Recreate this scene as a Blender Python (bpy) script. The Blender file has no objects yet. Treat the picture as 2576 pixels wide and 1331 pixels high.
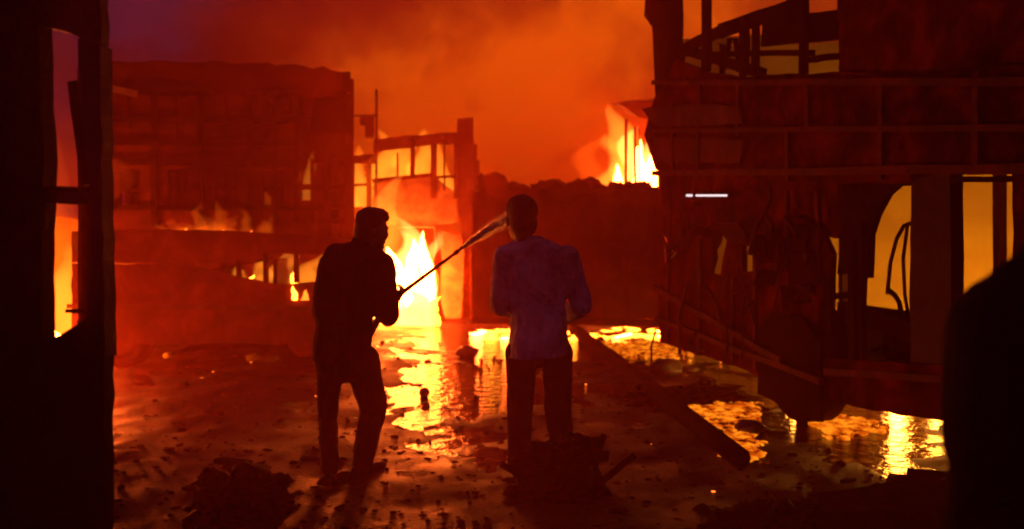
import bpy, bmesh, math, random
from mathutils import Vector, Matrix, noise as mnoise

random.seed(7)
S = bpy.context.scene
COL = S.collection

# ------------------------------------------------------------------ camera
F = 2400.0            # focal length in units of a 2576 wide picture
CX, HY, EYE = 1288.0, 585.0, 1.6
cam_data = bpy.data.cameras.new("camera")
cam = bpy.data.objects.new("camera", cam_data)
COL.objects.link(cam)
cam.location = (0, 0, EYE)
cam.rotation_euler = (math.radians(90), 0, 0)
cam_data.sensor_width = 36.0
cam_data.lens = 36.0 * F / 2576.0
cam_data.shift_y = (HY - 665.5) / 2576.0
cam_data.clip_end = 500
cam_data.clip_start = 0.05
cam_data.dof.use_dof = True
cam_data.dof.focus_distance = 6.2
cam_data.dof.aperture_fstop = 1.4
S.camera = cam

# ------------------------------------------------------------------ sky: night sky full of fire-lit smoke
world = bpy.data.worlds.new("World")
S.world = world
world.use_nodes = True
wn = world.node_tree
wn.nodes.clear()
def wnode(t, **kw):
    n = wn.nodes.new(t)
    for k, v in kw.items():
        setattr(n, k, v)
    return n
w_out = wnode('ShaderNodeOutputWorld')
w_bg = wnode('ShaderNodeBackground')
w_add = wnode('ShaderNodeAddShader')
w_night = wnode('ShaderNodeBackground')
w_sky = wnode('ShaderNodeTexSky', sky_type='NISHITA', sun_disc=False)
w_sky.sun_elevation = math.radians(-6)
w_sky.sun_rotation = math.radians(200)
w_night.inputs['Strength'].default_value = 0.05
tc = wnode('ShaderNodeTexCoord')
dot = wnode('ShaderNodeVectorMath', operation='DOT_PRODUCT')
fd = Vector((0.10, 1.0, 0.0)).normalized()
dot.inputs[1].default_value = fd
mr = wnode('ShaderNodeMapRange', interpolation_type='SMOOTHSTEP')
mr.inputs['From Min'].default_value = 0.86
mr.inputs['From Max'].default_value = 1.0
nz = wnode('ShaderNodeTexNoise')
nz.inputs['Scale'].default_value = 6.5
nz.inputs['Detail'].default_value = 8.0
nz.inputs['Roughness'].default_value = 0.6
nm = wnode('ShaderNodeMapRange')
nm.inputs['From Min'].default_value = 0.3
nm.inputs['From Max'].default_value = 0.7
nm.inputs['To Min'].default_value = -0.26
nm.inputs['To Max'].default_value = 0.24
ad = wnode('ShaderNodeMath', operation='ADD')
rp = wnode('ShaderNodeValToRGB')
cr = rp.color_ramp
cr.elements[0].position = 0.0
cr.elements[0].color = (0.030, 0.008, 0.024, 1)
cr.elements[1].position = 1.0
cr.elements[1].color = (0.62, 0.085, 0.002, 1)
for p, c in ((0.16, (0.038, 0.006, 0.012)), (0.34, (0.075, 0.004, 0.003)), (0.60, (0.14, 0.010, 0.002)), (0.82, (0.30, 0.033, 0.002))):
    e = cr.elements.new(p)
    e.color = (*c, 1)
L = wn.links.new
L(tc.outputs['Generated'], dot.inputs[0])
L(tc.outputs['Generated'], nz.inputs['Vector'])
L(dot.outputs['Value'], mr.inputs['Value'])
L(nz.outputs['Fac'], nm.inputs['Value'])
L(mr.outputs[0], ad.inputs[0])
L(nm.outputs[0], ad.inputs[1])
L(ad.outputs[0], rp.inputs['Fac'])
L(rp.outputs['Color'], w_bg.inputs['Color'])
L(w_sky.outputs['Color'], w_night.inputs['Color'])
L(w_bg.outputs[0], w_add.inputs[0])
L(w_night.outputs[0], w_add.inputs[1])
L(w_add.outputs[0], w_out.inputs['Surface'])
w_bg.inputs['Strength'].default_value = 0.88

# ------------------------------------------------------------------ exposure / renderer
S.view_settings.view_transform = 'Standard'
S.view_settings.look = 'None'
S.view_settings.gamma = 1
S.view_settings.exposure = 0.8
S.view_settings.use_curve_mapping = False
S.render.engine = 'CYCLES'
S.cycles.use_denoising = True
S.cycles.max_bounces = 5
S.cycles.volume_bounces = 0
S.cycles.sample_clamp_indirect = 4.0
S.cycles.sample_clamp_direct = 0.0
S.cycles.filter_width = 2.0
S.cycles.caustics_reflective = False
S.cycles.caustics_refractive = False

# ------------------------------------------------------------------ helpers
def P(px, py, d):
    return Vector(((px - CX) / F * d, d, EYE - (py - HY) / F * d))
def G(px, d, z=0.0):
    return Vector(((px - CX) / F * d, d, z))

class Plane:
    """an upright plane through two ground points; pix() gives the point of it seen at a picture position"""
    def __init__(self, a, b):
        self.a = Vector((a[0], a[1], 0)); b = Vector((b[0], b[1], 0))
        self.u = (b - self.a).normalized()
        self.n = Vector((-self.u.y, self.u.x, 0))
        if self.n.y < 0:
            self.n = -self.n
    def pix(self, px, py):
        d = Vector(((px - CX) / F, 1.0, -(py - HY) / F))
        o = Vector((0, 0, EYE))
        t = (self.a - o).dot(self.n) / d.dot(self.n)
        return o + d * t
    def at(self, s, z, off=0.0):
        v = self.a + self.u * s + self.n * off
        return Vector((v.x, v.y, z))

class MB:
    def __init__(self):
        self.v = []; self.f = []
    def add(self, vs, fs):
        o = len(self.v)
        self.v += [Vector(x) for x in vs]
        self.f += [tuple(i + o for i in q) for q in fs]
    def box(self, c, size, m=None):
        sx, sy, sz = size[0] / 2, size[1] / 2, size[2] / 2
        vs = [Vector((x * sx, y * sy, z * sz)) for x in (-1, 1) for y in (-1, 1) for z in (-1, 1)]
        if m is not None:
            vs = [m @ q for q in vs]
        c = Vector(c)
        self.add([q + c for q in vs], [(0, 1, 3, 2), (4, 6, 7, 5), (0, 4, 5, 1), (2, 3, 7, 6), (0, 2, 6, 4), (1, 5, 7, 3)])
        return self
    def beam(self, p, q, w, d=None, up=(0, 1, 0), seg=1, jit=0.0):
        p, q = Vector(p), Vector(q)
        d = d or w
        ax = (q - p).normalized()
        u = Vector(up)
        sx = ax.cross(u)
        if sx.length < 1e-3:
            sx = ax.cross(Vector((1, 0, 0)))
        sx.normalize()
        sy = sx.cross(ax).normalized()
        vs = []
        for i in range(seg + 1):
            c = p.lerp(q, i / seg)
            j = Vector((random.uniform(-jit, jit), random.uniform(-jit, jit), random.uniform(-jit, jit))) if 0 < i < seg else Vector()
            k = 1 + random.uniform(-jit, jit) * 6
            for a, b in ((-1, -1), (1, -1), (1, 1), (-1, 1)):
                vs.append(c + j + sx * a * w / 2 * k + sy * b * d / 2 * k)
        fs = [(3, 2, 1, 0), tuple(seg * 4 + i for i in range(4))]
        for i in range(seg):
            for k in range(4):
                fs.append((i * 4 + k, i * 4 + (k + 1) % 4, i * 4 + 4 + (k + 1) % 4, i * 4 + 4 + k))
        self.add(vs, fs)
        return self
    def tube(self, pts, r, n=8, caps=True):
        pts = [Vector(p) for p in pts]
        rs = r if isinstance(r, (list, tuple)) else [r] * len(pts)
        vs = []
        prev = None
        for i, p in enumerate(pts):
            t = (pts[min(i + 1, len(pts) - 1)] - pts[max(i - 1, 0)]).normalized()
            if prev is None:
                a = t.cross(Vector((0, 0, 1)))
                if a.length < 1e-3:
                    a = t.cross(Vector((1, 0, 0)))
                a.normalize()
            else:
                a = (prev - t * prev.dot(t)).normalized()
            prev = a
            b = t.cross(a)
            for k in range(n):
                th = 2 * math.pi * k / n
                vs.append(p + (a * math.cos(th) + b * math.sin(th)) * rs[i])
        fs = []
        for i in range(len(pts) - 1):
            for k in range(n):
                fs.append((i * n + k, i * n + (k + 1) % n, (i + 1) * n + (k + 1) % n, (i + 1) * n + k))
        if caps:
            fs.append(tuple(reversed(range(n))))
            fs.append(tuple((len(pts) - 1) * n + k for k in range(n)))
        self.add(vs, fs)
        return self
    def lathe(self, prof, c, axis, n=24):
        """profile of (along axis, radius), closed surface of revolution"""
        axis = Vector(axis).normalized()
        a = axis.cross(Vector((0, 0, 1)))
        if a.length < 1e-3:
            a = Vector((1, 0, 0))
        a.normalize(); b = axis.cross(a)
        c = Vector(c)
        vs = []
        for (h, r) in prof:
            for k in range(n):
                th = 2 * math.pi * k / n
                vs.append(c + axis * h + (a * math.cos(th) + b * math.sin(th)) * r)
        m = len(prof)
        fs = []
        for i in range(m):
            j = (i + 1) % m
            for k in range(n):
                fs.append((i * n + k, i * n + (k + 1) % n, j * n + (k + 1) % n, j * n + k))
        self.add(vs, fs)
        return self
    def poly(self, pts, off, jit=0.0, step=0.12):
        """extrude a flat outline by off; long edges are broken up and jittered like burnt, buckled sheet"""
        out = []
        n = len(pts)
        for i in range(n):
            p, q = pts[i], pts[(i + 1) % n]
            out.append(p.copy())
            if jit > 0:
                k = max(1, int((q - p).length / step))
                for j in range(1, k):
                    t = j / k
                    e = (q - p).normalized()
                    side = e.cross(Vector(off)).normalized()
                    out.append(p.lerp(q, t) + side * random.uniform(-jit, jit))
        m = len(out)
        off = Vector(off)
        vs = out + [p + off for p in out]
        fs = [tuple(range(m)), tuple(reversed(range(m, 2 * m)))]
        for i in range(m):
            j = (i + 1) % m
            fs.append((j, i, i + m, j + m))
        self.add(vs, fs)
        return self
    def blob(self, c, r, sub=2, rough=0.25, freq=2.0, seed=0):
        bm = bmesh.new()
        bmesh.ops.create_icosphere(bm, subdivisions=sub, radius=1.0)
        r = Vector(r) if not isinstance(r, (int, float)) else Vector((r, r, r))
        c = Vector(c)
        o = Vector((seed * 3.1, seed * 1.7, seed * 5.3))
        vs = []
        for v in bm.verts:
            k = 1 + rough * mnoise.fractal(v.co * freq + o, 1.0, 2.0, 3)
            vs.append(c + Vector((v.co.x * r.x, v.co.y * r.y, v.co.z * r.z)) * k)
        bm.verts.index_update()
        fs = [tuple(v.index for v in f.verts) for f in bm.faces]
        bm.free()
        self.add(vs, fs)
        return self
    def build(self, name, mat, parent=None, smooth=False):
        me = bpy.data.meshes.new(name)
        o = Vector()
        pr = parent
        while pr is not None:
            o += pr.location
            pr = pr.parent
        me.from_pydata([tuple(v - o) for v in self.v], [], self.f)
        bm = bmesh.new()
        bm.from_mesh(me)
        bmesh.ops.recalc_face_normals(bm, faces=bm.faces)
        bm.to_mesh(me)
        bm.free()
        if smooth:
            me.polygons.foreach_set('use_smooth', [True] * len(me.polygons))
        me.materials.append(mat)
        ob = bpy.data.objects.new(name, me)
        COL.objects.link(ob)
        if parent:
            ob.parent = parent
        return ob

def tag(o, label, cat, group=None):
    o['label'] = label; o['category'] = cat
    if group:
        o['group'] = group
    return o
def empty(name, loc, label, cat, group=None):
    o = bpy.data.objects.new(name, None)
    o.location = loc
    o.empty_display_size = 0.2
    COL.objects.link(o)
    return tag(o, label, cat, group)
def kind(o, k):
    o['kind'] = k
    return o

# ------------------------------------------------------------------ materials
def mat(name, a, b, scale=6.0, rough=(0.55, 0.9), bump=0.3, metal=0.0, c=None, spec=0.5, ior=1.45):
    m = bpy.data.materials.new(name)
    m.use_nodes = True
    nt = m.node_tree
    bs = nt.nodes['Principled BSDF']
    t = nt.nodes.new('ShaderNodeTexCoord')
    n1 = nt.nodes.new('ShaderNodeTexNoise')
    n1.inputs['Scale'].default_value = scale
    n1.inputs['Detail'].default_value = 9
    n1.inputs['Roughness'].default_value = 0.65
    n1.inputs['Distortion'].default_value = 0.4
    r = nt.nodes.new('ShaderNodeValToRGB')
    r.color_ramp.elements[0].position = 0.36
    r.color_ramp.elements[1].position = 0.66
    r.color_ramp.elements[0].color = (*a, 1)
    r.color_ramp.elements[1].color = (*b, 1)
    if c:
        e = r.color_ramp.elements.new(0.52)
        e.color = (*c, 1)
    mr = nt.nodes.new('ShaderNodeMapRange')
    mr.inputs['From Min'].default_value = 0.3
    mr.inputs['From Max'].default_value = 0.7
    mr.inputs['To Min'].default_value = rough[0]
    mr.inputs['To Max'].default_value = rough[1]
    n2 = nt.nodes.new('ShaderNodeTexNoise')
    n2.inputs['Scale'].default_value = scale * 5
    n2.inputs['Detail'].default_value = 6
    bp = nt.nodes.new('ShaderNodeBump')
    bp.inputs['Strength'].default_value = bump
    bp.inputs['Distance'].default_value = 0.02
    l = nt.links.new
    l(t.outputs['Object'], n1.inputs['Vector'])
    l(t.outputs['Object'], n2.inputs['Vector'])
    l(n1.outputs['Fac'], r.inputs['Fac'])
    l(r.outputs['Color'], bs.inputs['Base Color'])
    l(n1.outputs['Fac'], mr.inputs['Value'])
    l(mr.outputs[0], bs.inputs['Roughness'])
    l(n2.outputs['Fac'], bp.inputs['Height'])
    l(bp.outputs['Normal'], bs.inputs['Normal'])
    bs.inputs['Metallic'].default_value = metal
    bs.inputs['Specular IOR Level'].default_value = spec
    bs.inputs['IOR'].default_value = ior
    return m

def emis(name, col, strength):
    m = bpy.data.materials.new(name)
    m.use_nodes = True
    nt = m.node_tree
    nt.nodes.clear()
    o = nt.nodes.new('ShaderNodeOutputMaterial')
    e = nt.nodes.new('ShaderNodeEmission')
    e.inputs['Color'].default_value = (*col, 1)
    e.inputs['Strength'].default_value = strength
    nt.links.new(e.outputs[0], o.inputs['Surface'])
    return m

def flame_volume(name, col, strength):
    """glowing gas: soft at its rim because the path through it is short there"""
    m = bpy.data.materials.new(name)
    m.use_nodes = True
    nt = m.node_tree
    nt.nodes.clear()
    o = nt.nodes.new('ShaderNodeOutputMaterial')
    e = nt.nodes.new('ShaderNodeEmission')
    e.inputs['Color'].default_value = (*col, 1)
    e.inputs['Strength'].default_value = strength
    nt.links.new(e.outputs[0], o.inputs['Volume'])
    return m

CHAR = mat('charred_metal', (0.006, 0.004, 0.004), (0.028, 0.013, 0.011), 5, (0.55, 0.9), 0.4, c=(0.014, 0.008, 0.008), spec=.2, ior=1.12)
RUST = mat('burnt_rust', (0.03, 0.006, 0.004), (0.17, 0.036, 0.016), 2.5, (0.6, 0.95), 0.5, c=(0.085, 0.016, 0.009), spec=.2)
RUST2 = mat('scorched_paint', (0.02, 0.006, 0.005), (0.13, 0.045, 0.022), 3, (0.5, 0.85), 0.3, c=(0.055, 0.016, 0.010), spec=.2)
PAINT = mat('smoked_cream_paint', (0.10, 0.05, 0.03), (0.36, 0.22, 0.11), 3, (0.4, 0.7), 0.2, c=(0.24, 0.13, 0.06))
LILAC = mat('purple_lit_panel', (0.02, 0.008, 0.016), (0.06, 0.026, 0.05), 4, (0.5, 0.8), 0.2, c=(0.035, 0.015, 0.03), ior=1.2)  # purple tint of the dim night light put into the colour
MAROON = mat('scorched_red_paint', (0.010, 0.002, 0.002), (0.20, 0.022, 0.016), 2.6, (0.55, 0.95), 0.7, c=(0.085, 0.010, 0.007), spec=.15, ior=1.12)
WOOD = mat('charred_wood', (0.004, 0.003, 0.003), (0.016, 0.010, 0.008), 9, (0.7, 0.97), 0.6, spec=.1, ior=1.12)
PLASTER = mat('scorched_yellow_plaster', (0.28, 0.21, 0.025), (0.42, 0.345, 0.045), 0.9, (0.8, 0.95), 0.3, c=(0.35, 0.28, 0.035))
RUBBER = mat('burnt_rubber', (0.005, 0.004, 0.004), (0.014, 0.011, 0.011), 8, (0.7, 0.95), 0.3, spec=.15, ior=1.12)
STONE = mat('wet_stone', (0.03, 0.022, 0.02), (0.11, 0.08, 0.06), 6, (0.25, 0.6), 0.5)
DEBRIS = mat('wet_debris', (0.006, 0.004, 0.004), (0.032, 0.018, 0.014), 7, (0.45, 0.9), 0.6, spec=.3, ior=1.12)
SKIN = mat('brown_skin', (0.12, 0.06, 0.04), (0.17, 0.085, 0.055), 20, (0.5, 0.6), 0.05)
HAIR = mat('black_hair', (0.008, 0.007, 0.007), (0.016, 0.013, 0.012), 40, (0.5, 0.7), 0.5)
JACKET = mat('dark_jacket_cloth', (0.012, 0.010, 0.012), (0.022, 0.018, 0.022), 14, (0.75, 0.95), 0.25, ior=1.12)
TROUSER = mat('dark_trouser_cloth', (0.010, 0.010, 0.013), (0.020, 0.020, 0.026), 16, (0.8, 0.95), 0.25, ior=1.12)
SHIRT = mat('pale_blue_shirt', (0.13, 0.13, 0.16), (0.66, 0.67, 0.76), 5, (0.75, 0.95), 0.3)
BLACKCLOTH = mat('black_coat', (0.008, 0.007, 0.009), (0.014, 0.012, 0.015), 12, (0.6, 0.85), 0.3, ior=1.12)
SHOE = mat('dark_shoe_leather', (0.010, 0.009, 0.009), (0.02, 0.018, 0.016), 12, (0.4, 0.6), 0.1)
BRASS = mat('dull_lance_metal', (0.05, 0.035, 0.025), (0.10, 0.07, 0.05), 12, (0.35, 0.55), 0.1, 0.7)
HOSE = mat('dark_hose_canvas', (0.02, 0.016, 0.014), (0.05, 0.035, 0.03), 20, (0.7, 0.9), 0.3)
SPRAY = mat('clear_spray_water', (0.9, 0.9, 0.9), (1.0, 1.0, 1.0), 10, (0.1, 0.2), 0.0)
SPRAY.node_tree.nodes['Principled BSDF'].inputs['Transmission Weight'].default_value = 0.9
SPRAY.node_tree.nodes['Principled BSDF'].inputs['IOR'].default_value = 1.33
FIRE = (1.0, 0.125, 0.014)
HOTTER = emis('yellow_white_flame', (1.0, 0.32, 0.03), 62.0)
HOT = emis('white_hot_flame', FIRE, 85.0)
WARM = emis('yellow_flame', (1.0, 0.20, 0.012), 12.0)
EMBER = emis('glowing_ember', (1.0, 0.14, 0.01), 2.4)
GAS = flame_volume('orange_flame_gas', (1.0, 0.13, 0.006), 0.55)
GASCORE = flame_volume('bright_flame_gas', (1.0, 0.42, 0.07), 4.2)
GASTALL = flame_volume('smoke_glow_gas', (1.0, 0.12, 0.006), 0.22)  # emission standing in for tall smoke lit by the left fire
GASLOW = flame_volume('dull_flame_gas', (1.0, 0.15, 0.006), 1.0)
GASWIN = flame_volume('window_flame_gas', (1.0, 0.27, 0.015), 2.0)
GASHOT = flame_volume('yellow_flame_gas', (1.0, 0.26, 0.02), 1.6)
LAMP = emis('lit_lamp_tube', (1.0, 0.72, 0.72), 0.9)

# ------------------------------------------------------------------ setting: wet ground and the water lying on it
def ground_height(x, y):
    p = Vector((x * 0.55, y * 0.32, 0.0))
    d = -0.030 * math.exp(-((x + .45) / .75) ** 2 - ((y - 11.5) / 4.0) ** 2) - 0.03 * math.exp(-((x - 1.3) / .8) ** 2 - ((y - 13.0) / 1.8) ** 2)
    d -= 0.04 * math.exp(-((x - 2.7) / .8) ** 2 - ((y - 7.6) / 1.2) ** 2)
    d += 0.030 / (1 + math.exp((y - 7.2) * 2.2)) * (1 - math.exp(-((x - 2.7) / .9) ** 2)) + 0.02 / (1 + math.exp((x + 1.6) * 3))
    h = d + mnoise.fractal(p, 0.9, 2.1, 4) * 0.045 + mnoise.fractal(p * 6.0, 0.7, 2.0, 4) * 0.022
    return h + 0.004
def lines(a, b, fa, fb, step, coarse):
    out = []
    t = fa
    while t < fb:
        out.append(t); t += step
    t = fb
    k = step
    while t < b:
        out.append(t); k *= 1.35; t += min(k, coarse)
    out.append(b)
    t = fa - step; k = step
    pre = []
    while t > a:
        pre.append(t); k *= 1.35; t -= min(k, coarse)
    pre.append(a)
    return list(reversed(pre)) + out
gx = lines(-44, 44, -4.5, 4.5, 0.075, 6)
gy = lines(-6, 78, 4.6, 17.5, 0.085, 6)
gv = [(x, y, ground_height(x, y)) for y in gy for x in gx]
nx = len(gx)
gf = [(j * nx + i, j * nx + i + 1, (j + 1) * nx + i + 1, (j + 1) * nx + i) for j in range(len(gy) - 1) for i in range(nx - 1)]
def ground_mat():
    m = bpy.data.materials.new('wet_dirt_ground')
    m.use_nodes = True
    nt = m.node_tree; bs = nt.nodes['Principled BSDF']; l = nt.links.new
    t = nt.nodes.new('ShaderNodeTexCoord')
    n1 = nt.nodes.new('ShaderNodeTexNoise'); n1.inputs['Scale'].default_value = 1.2; n1.inputs['Detail'].default_value = 10
    r = nt.nodes.new('ShaderNodeValToRGB')
    r.color_ramp.elements[0].color = (0.010, 0.004, 0.003, 1); r.color_ramp.elements[0].position = 0.35
    r.color_ramp.elements[1].color = (0.036, 0.014, 0.009, 1); r.color_ramp.elements[1].position = 0.7
    rr = nt.nodes.new('ShaderNodeMapRange'); rr.inputs['From Min'].default_value = 0.35; rr.inputs['From Max'].default_value = 0.65
    rr.inputs['To Min'].default_value = 0.30; rr.inputs['To Max'].default_value = 0.75
    n2 = nt.nodes.new('ShaderNodeTexNoise'); n2.inputs['Scale'].default_value = 34; n2.inputs['Detail'].default_value = 10; n2.inputs['Roughness'].default_value = 0.62
    bp = nt.nodes.new('ShaderNodeBump'); bp.inputs['Strength'].default_value = 0.9; bp.inputs['Distance'].default_value = 0.04
    bs.inputs['IOR'].default_value = 1.3
    l(t.outputs['Object'], n1.inputs['Vector']); l(t.outputs['Object'], n2.inputs['Vector'])
    l(n1.outputs['Fac'], r.inputs['Fac']); l(r.outputs['Color'], bs.inputs['Base Color'])
    l(n1.outputs['Fac'], rr.inputs['Value']); l(rr.outputs[0], bs.inputs['Roughness'])
    l(n2.outputs['Fac'], bp.inputs['Height']); l(bp.outputs['Normal'], bs.inputs['Normal'])
    return m
def water_mat():
    m = bpy.data.materials.new('muddy_puddle_water')
    m.use_nodes = True
    nt = m.node_tree; bs = nt.nodes['Principled BSDF']; l = nt.links.new
    bs.inputs['Base Color'].default_value = (0.022, 0.014, 0.010, 1)
    bs.inputs['Roughness'].default_value = 0.07
    bs.inputs['IOR'].default_value = 1.33
    t = nt.nodes.new('ShaderNodeTexCoord')
    n2 = nt.nodes.new('ShaderNodeTexNoise'); n2.inputs['Scale'].default_value = 7.0; n2.inputs['Detail'].default_value = 5; n2.inputs['Roughness'].default_value = 0.55
    bp = nt.nodes.new('ShaderNodeBump'); bp.inputs['Strength'].default_value = 0.55; bp.inputs['Distance'].default_value = 0.05
    l(t.outputs['Object'], n2.inputs['Vector']); l(n2.outputs['Fac'], bp.inputs['Height']); l(bp.outputs['Normal'], bs.inputs['Normal'])
    return m
me = bpy.data.meshes.new('ground'); me.from_pydata(gv, [], gf)
me.polygons.foreach_set('use_smooth', [True] * len(me.polygons))
me.materials.append(ground_mat())
gr = kind(bpy.data.objects.new('ground', me), 'structure'); COL.objects.link(gr)
me = bpy.data.meshes.new('puddle'); me.from_pydata([(-14, 2, 0), (14, 2, 0), (14, 30, 0), (-14, 30, 0)], [], [(0, 1, 2, 3)])
me.materials.append(water_mat())
pu = kind(bpy.data.objects.new('puddle', me), 'structure'); COL.objects.link(pu)

# ------------------------------------------------------------------ fires
def tongue(mb, base, h, w, lean=(0, 0), seed=0, n=9, m=14):
    base = Vector(base)
    vs = []; fs = []
    for i in range(m + 1):
        t = i / m
        r = w * (0.75 + 0.5 * t + .22 * mnoise.noise(Vector((seed, t * 5.0, 4)))) * (1 - t) ** 0.8 if t < 1 else 0
        r = max(r, 0.0) + (0.002 if i == m else 0)
        sway = Vector((mnoise.noise(Vector((seed * 7.7, t * 2.3, 0))), mnoise.noise(Vector((seed * 3.3, 9, t * 2.1))), 0)) * w * 1.5 * t
        c = base + Vector((lean[0] * t * t, lean[1] * t * t, h * t)) + sway
        for k in range(n):
            th = 2 * math.pi * k / n
            kk = 1 + (0.75 if w < .34 else .35) * mnoise.noise(Vector((math.cos(th) * 1.5 + seed, math.sin(th) * 1.5, t * 4.0)))
            vs.append(c + Vector((math.cos(th), math.sin(th), 0)) * r * kk)
    for i in range(m):
        for k in range(n):
            fs.append((i * n + k, i * n + (k + 1) % n, (i + 1) * n + (k + 1) % n, (i + 1) * n + k))
    fs.append(tuple(reversed(range(n)))); fs.append(tuple(m * n + k for k in range(n)))
    mb.add(vs, fs)

def fire(base, tongues, label, group='fires burning among the wrecks', spread=None):
    """tongues: list of (dx, dy, dz, height, width, leanx, material)"""
    root = empty('fire', base, label, 'fire', group)
    for i, (dx, dy, dz, h, w, lx, m) in enumerate(tongues):
        mb = MB()
        tongue(mb, Vector(base) + Vector((dx, dy, dz)), h, w, (lx, 0), seed=i * 1.37 + base[0] * 3.1 + base[1])
        mb.build('flame', m, root, True)
    return root

# main fire in the mouth of the middle wreck
b = G(1035, 16.6)
fire(b, [(0.02, 0.0, 0.0, 1.50, 0.26, 0.05, HOT), (0.27, 0.15, 0.0, 1.62, 0.22, 0.02, HOT), (-0.34, -0.25, 0.25, 1.1, 0.30, -0.05, HOT),
         (0.10, -0.3, 0.0, 0.62, 0.30, 0.0, WARM), (0.40, -0.2, 0.0, 0.5, 0.20, 0.0, WARM), (-0.30, -0.3, 0.0, 0.6, 0.30, 0.0, WARM),
         (-0.45, -0.1, 0.0, 1.9, 0.55, 0.1, GASCORE), (0.1, -0.45, 0.0, 1.70, 0.52, 0.0, GASCORE), (0.25, -0.3, 0.3, 1.35, 0.34, 0.0, GASCORE), (-0.15, -0.6, 0.0, 1.0, 0.85, 0.0, GASHOT), (-0.5, 0.1, 0.3, 2.4, 0.55, 0.1, GASHOT),
         (0.0, 0.4, 0.2, 2.4, 0.65, -0.3, GAS), (-0.5, 0.5, 0.2, 2.9, 0.6, -0.1, GAS)],
     'tall white-hot fire in the open front of the middle wreck, beside the hose man')
# fire behind the stall beyond the dark lorry
b = G(1600, 20.0, 2.05)
fire(b, [(0.05, 0, 0.0, 1.5, 0.22, 0.05, HOT), (0.34, 0.2, 0.0, 1.9, 0.30, 0.1, HOT), (-0.30, 0.1, 0.0, 1.0, 0.20, -0.05, HOT), (0.7, 0.3, 0.0, 1.8, 0.30, 0.1, HOT),
         (0.0, -0.35, 0.0, 1.75, 0.60, 0, GASCORE), (0.45, -0.35, 0.0, 1.9, 0.60, 0, GASCORE), (-0.45, 0.2, 0.0, 1.7, 0.70, -0.1, GASHOT), (-0.75, 0.4, -.1, 1.8, 0.6, -0.1, GAS), (0.2, 0.5, 0.0, 2.4, 0.7, -0.1, GASHOT)],
     'yellow blaze among the stall posts, above the dark lorry body')
# low fire on the ground beneath the lorry
tl = []
random.seed(3)
for i in range(46):
    dx = -1.55 + i * 0.065 + random.uniform(-.05, .05)
    hot = dx < -.85 or dx > .55
    tl.append((dx, random.uniform(-.75, .55), -0.02, random.uniform(.04, .09), random.uniform(.10, .20), random.uniform(-.04, .04), HOT if hot and random.random() < .5 else WARM))
fire(G(1450, 15.0), tl, 'low line of flames on the ground seen under the dark lorry body')
# fire seen through the end of the left wreck
b = G(140, 11.2)
fire(b, [(-0.05, 0, 0, 0.75, 0.22, 0.0, HOT), (0.2, 0.2, 0, 0.55, 0.16, 0.05, WARM), (-0.35, 0.2, 0, 0.8, 0.25, 0.0, HOT), (0.0, 0.4, 0, 1.5, 0.5, 0.1, GASHOT), (0.3, 0.5, 0, 2.0, 0.6, 0.1, GAS), (-0.75, 1.0, 0, 4.6, 0.60, -.1, GASTALL), (-0.95, 1.3, 0, 5.2, 0.80, 0, GASTALL), (-0.6, .8, 0, 3.2, 0.48, -.1, GASTALL)],  # the GASTALL columns put in the glow of the smoke above
     'bright ground fire seen through the lower opening of the black wreck at left')
fire(G(150, 8.6), [(0, 0, 0, .5, .15, 0, HOT), (.25, .1, 0, .36, .11, 0, HOT), (-.3, .1, 0, .45, .13, 0, WARM)],
     'ground fire added out of sight behind the black wreck at left to light the ground')  # unseen fire added to light the ground and the wreck's edge
# flames licking along the top of the low wreck
tl = []
for dx, h_, w_ in ((-.66, .13, .10), (-.50, .20, .16), (-.36, .15, .13), (-.14, .40, .12), (-.05, .26, .17), (.10, .42, .11), (.20, .24, .18), (.36, .34, .10), (.58, .18, .12), (.70, .26, .07), (0, .16, .3), (-.4, .1, .28)):
    tl.append((dx, random.uniform(-.1, .3), -.05, h_, w_, random.uniform(-.07, .07), GASLOW if w_ < .15 else GAS))
for dx, w_, h_ in ((-.52, .09, .035), (-.38, .05, .07), (-.21, .11, .04), (.08, .04, .05), (.17, .08, .035), (.46, .03, .04)):
    tl.append((dx, .1, -.05, h_, w_, 0, EMBER))
fire(P(535, 578, 11.9), tl, 'short orange flames licking along the roof edge of the low wreck')
# inside the low wreck
b = P(690, 705, 12.0)
fire(b, [(-0.15, 0, -.1, .5, .20, 0, GASWIN), (0.1, .1, -.1, .55, .24, 0, GASHOT), (-0.55, 0, -0.1, .32, .22, 0, GASWIN), (0.42, 0, -.1, .5, .25, 0, GASWIN), (-.3, .1, -.1, .16, .06, 0, WARM), (.2, .2, -.1, .2, .07, 0, WARM)],
     'small flames burning inside the low wreck behind its window slot')
b = P(742, 755, 11.0)
fire(b, [(0, 0, 0, .16, .045, -.03, WARM), (0.12, 0, 0.0, .12, .05, .03, EMBER)], 'small flame at the side of the low wreck, left of the hose man')
# behind the bus at right, hidden by its chassis and mirrored in the puddle
fire(G(2255, 9.3), [(0, 0, 0, .50, .085, 0, HOTTER)], 'small fire behind the bus mirrored as white glitter in the puddle')
fire(G(2362, 9.0), [(0, 0, 0, .40, .05, 0, HOTTER)], 'narrow flame behind the bus close to the bystander, mirrored in the puddle')
tl = []  # hidden flames added to brighten the plaster wall
for i, px in enumerate((2430, 2470, 2520, 2570, 2630, 2690)):
    tl.append((G(px, 9.8).x - G(2300, 9.8).x, 0, 0, .46, .20, 0, HOTTER))
fire(G(2300, 9.8), tl, 'row of low flames added out of sight behind the bus to light the plaster wall')
fire(G(2010, 9.4), [(0, 0, 0, .30, .09, 0, HOTTER)], 'single small flame added behind the front wheel of the bus to light the wall')  # added flame, hidden by the wheel, for the near end of the wall

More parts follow.
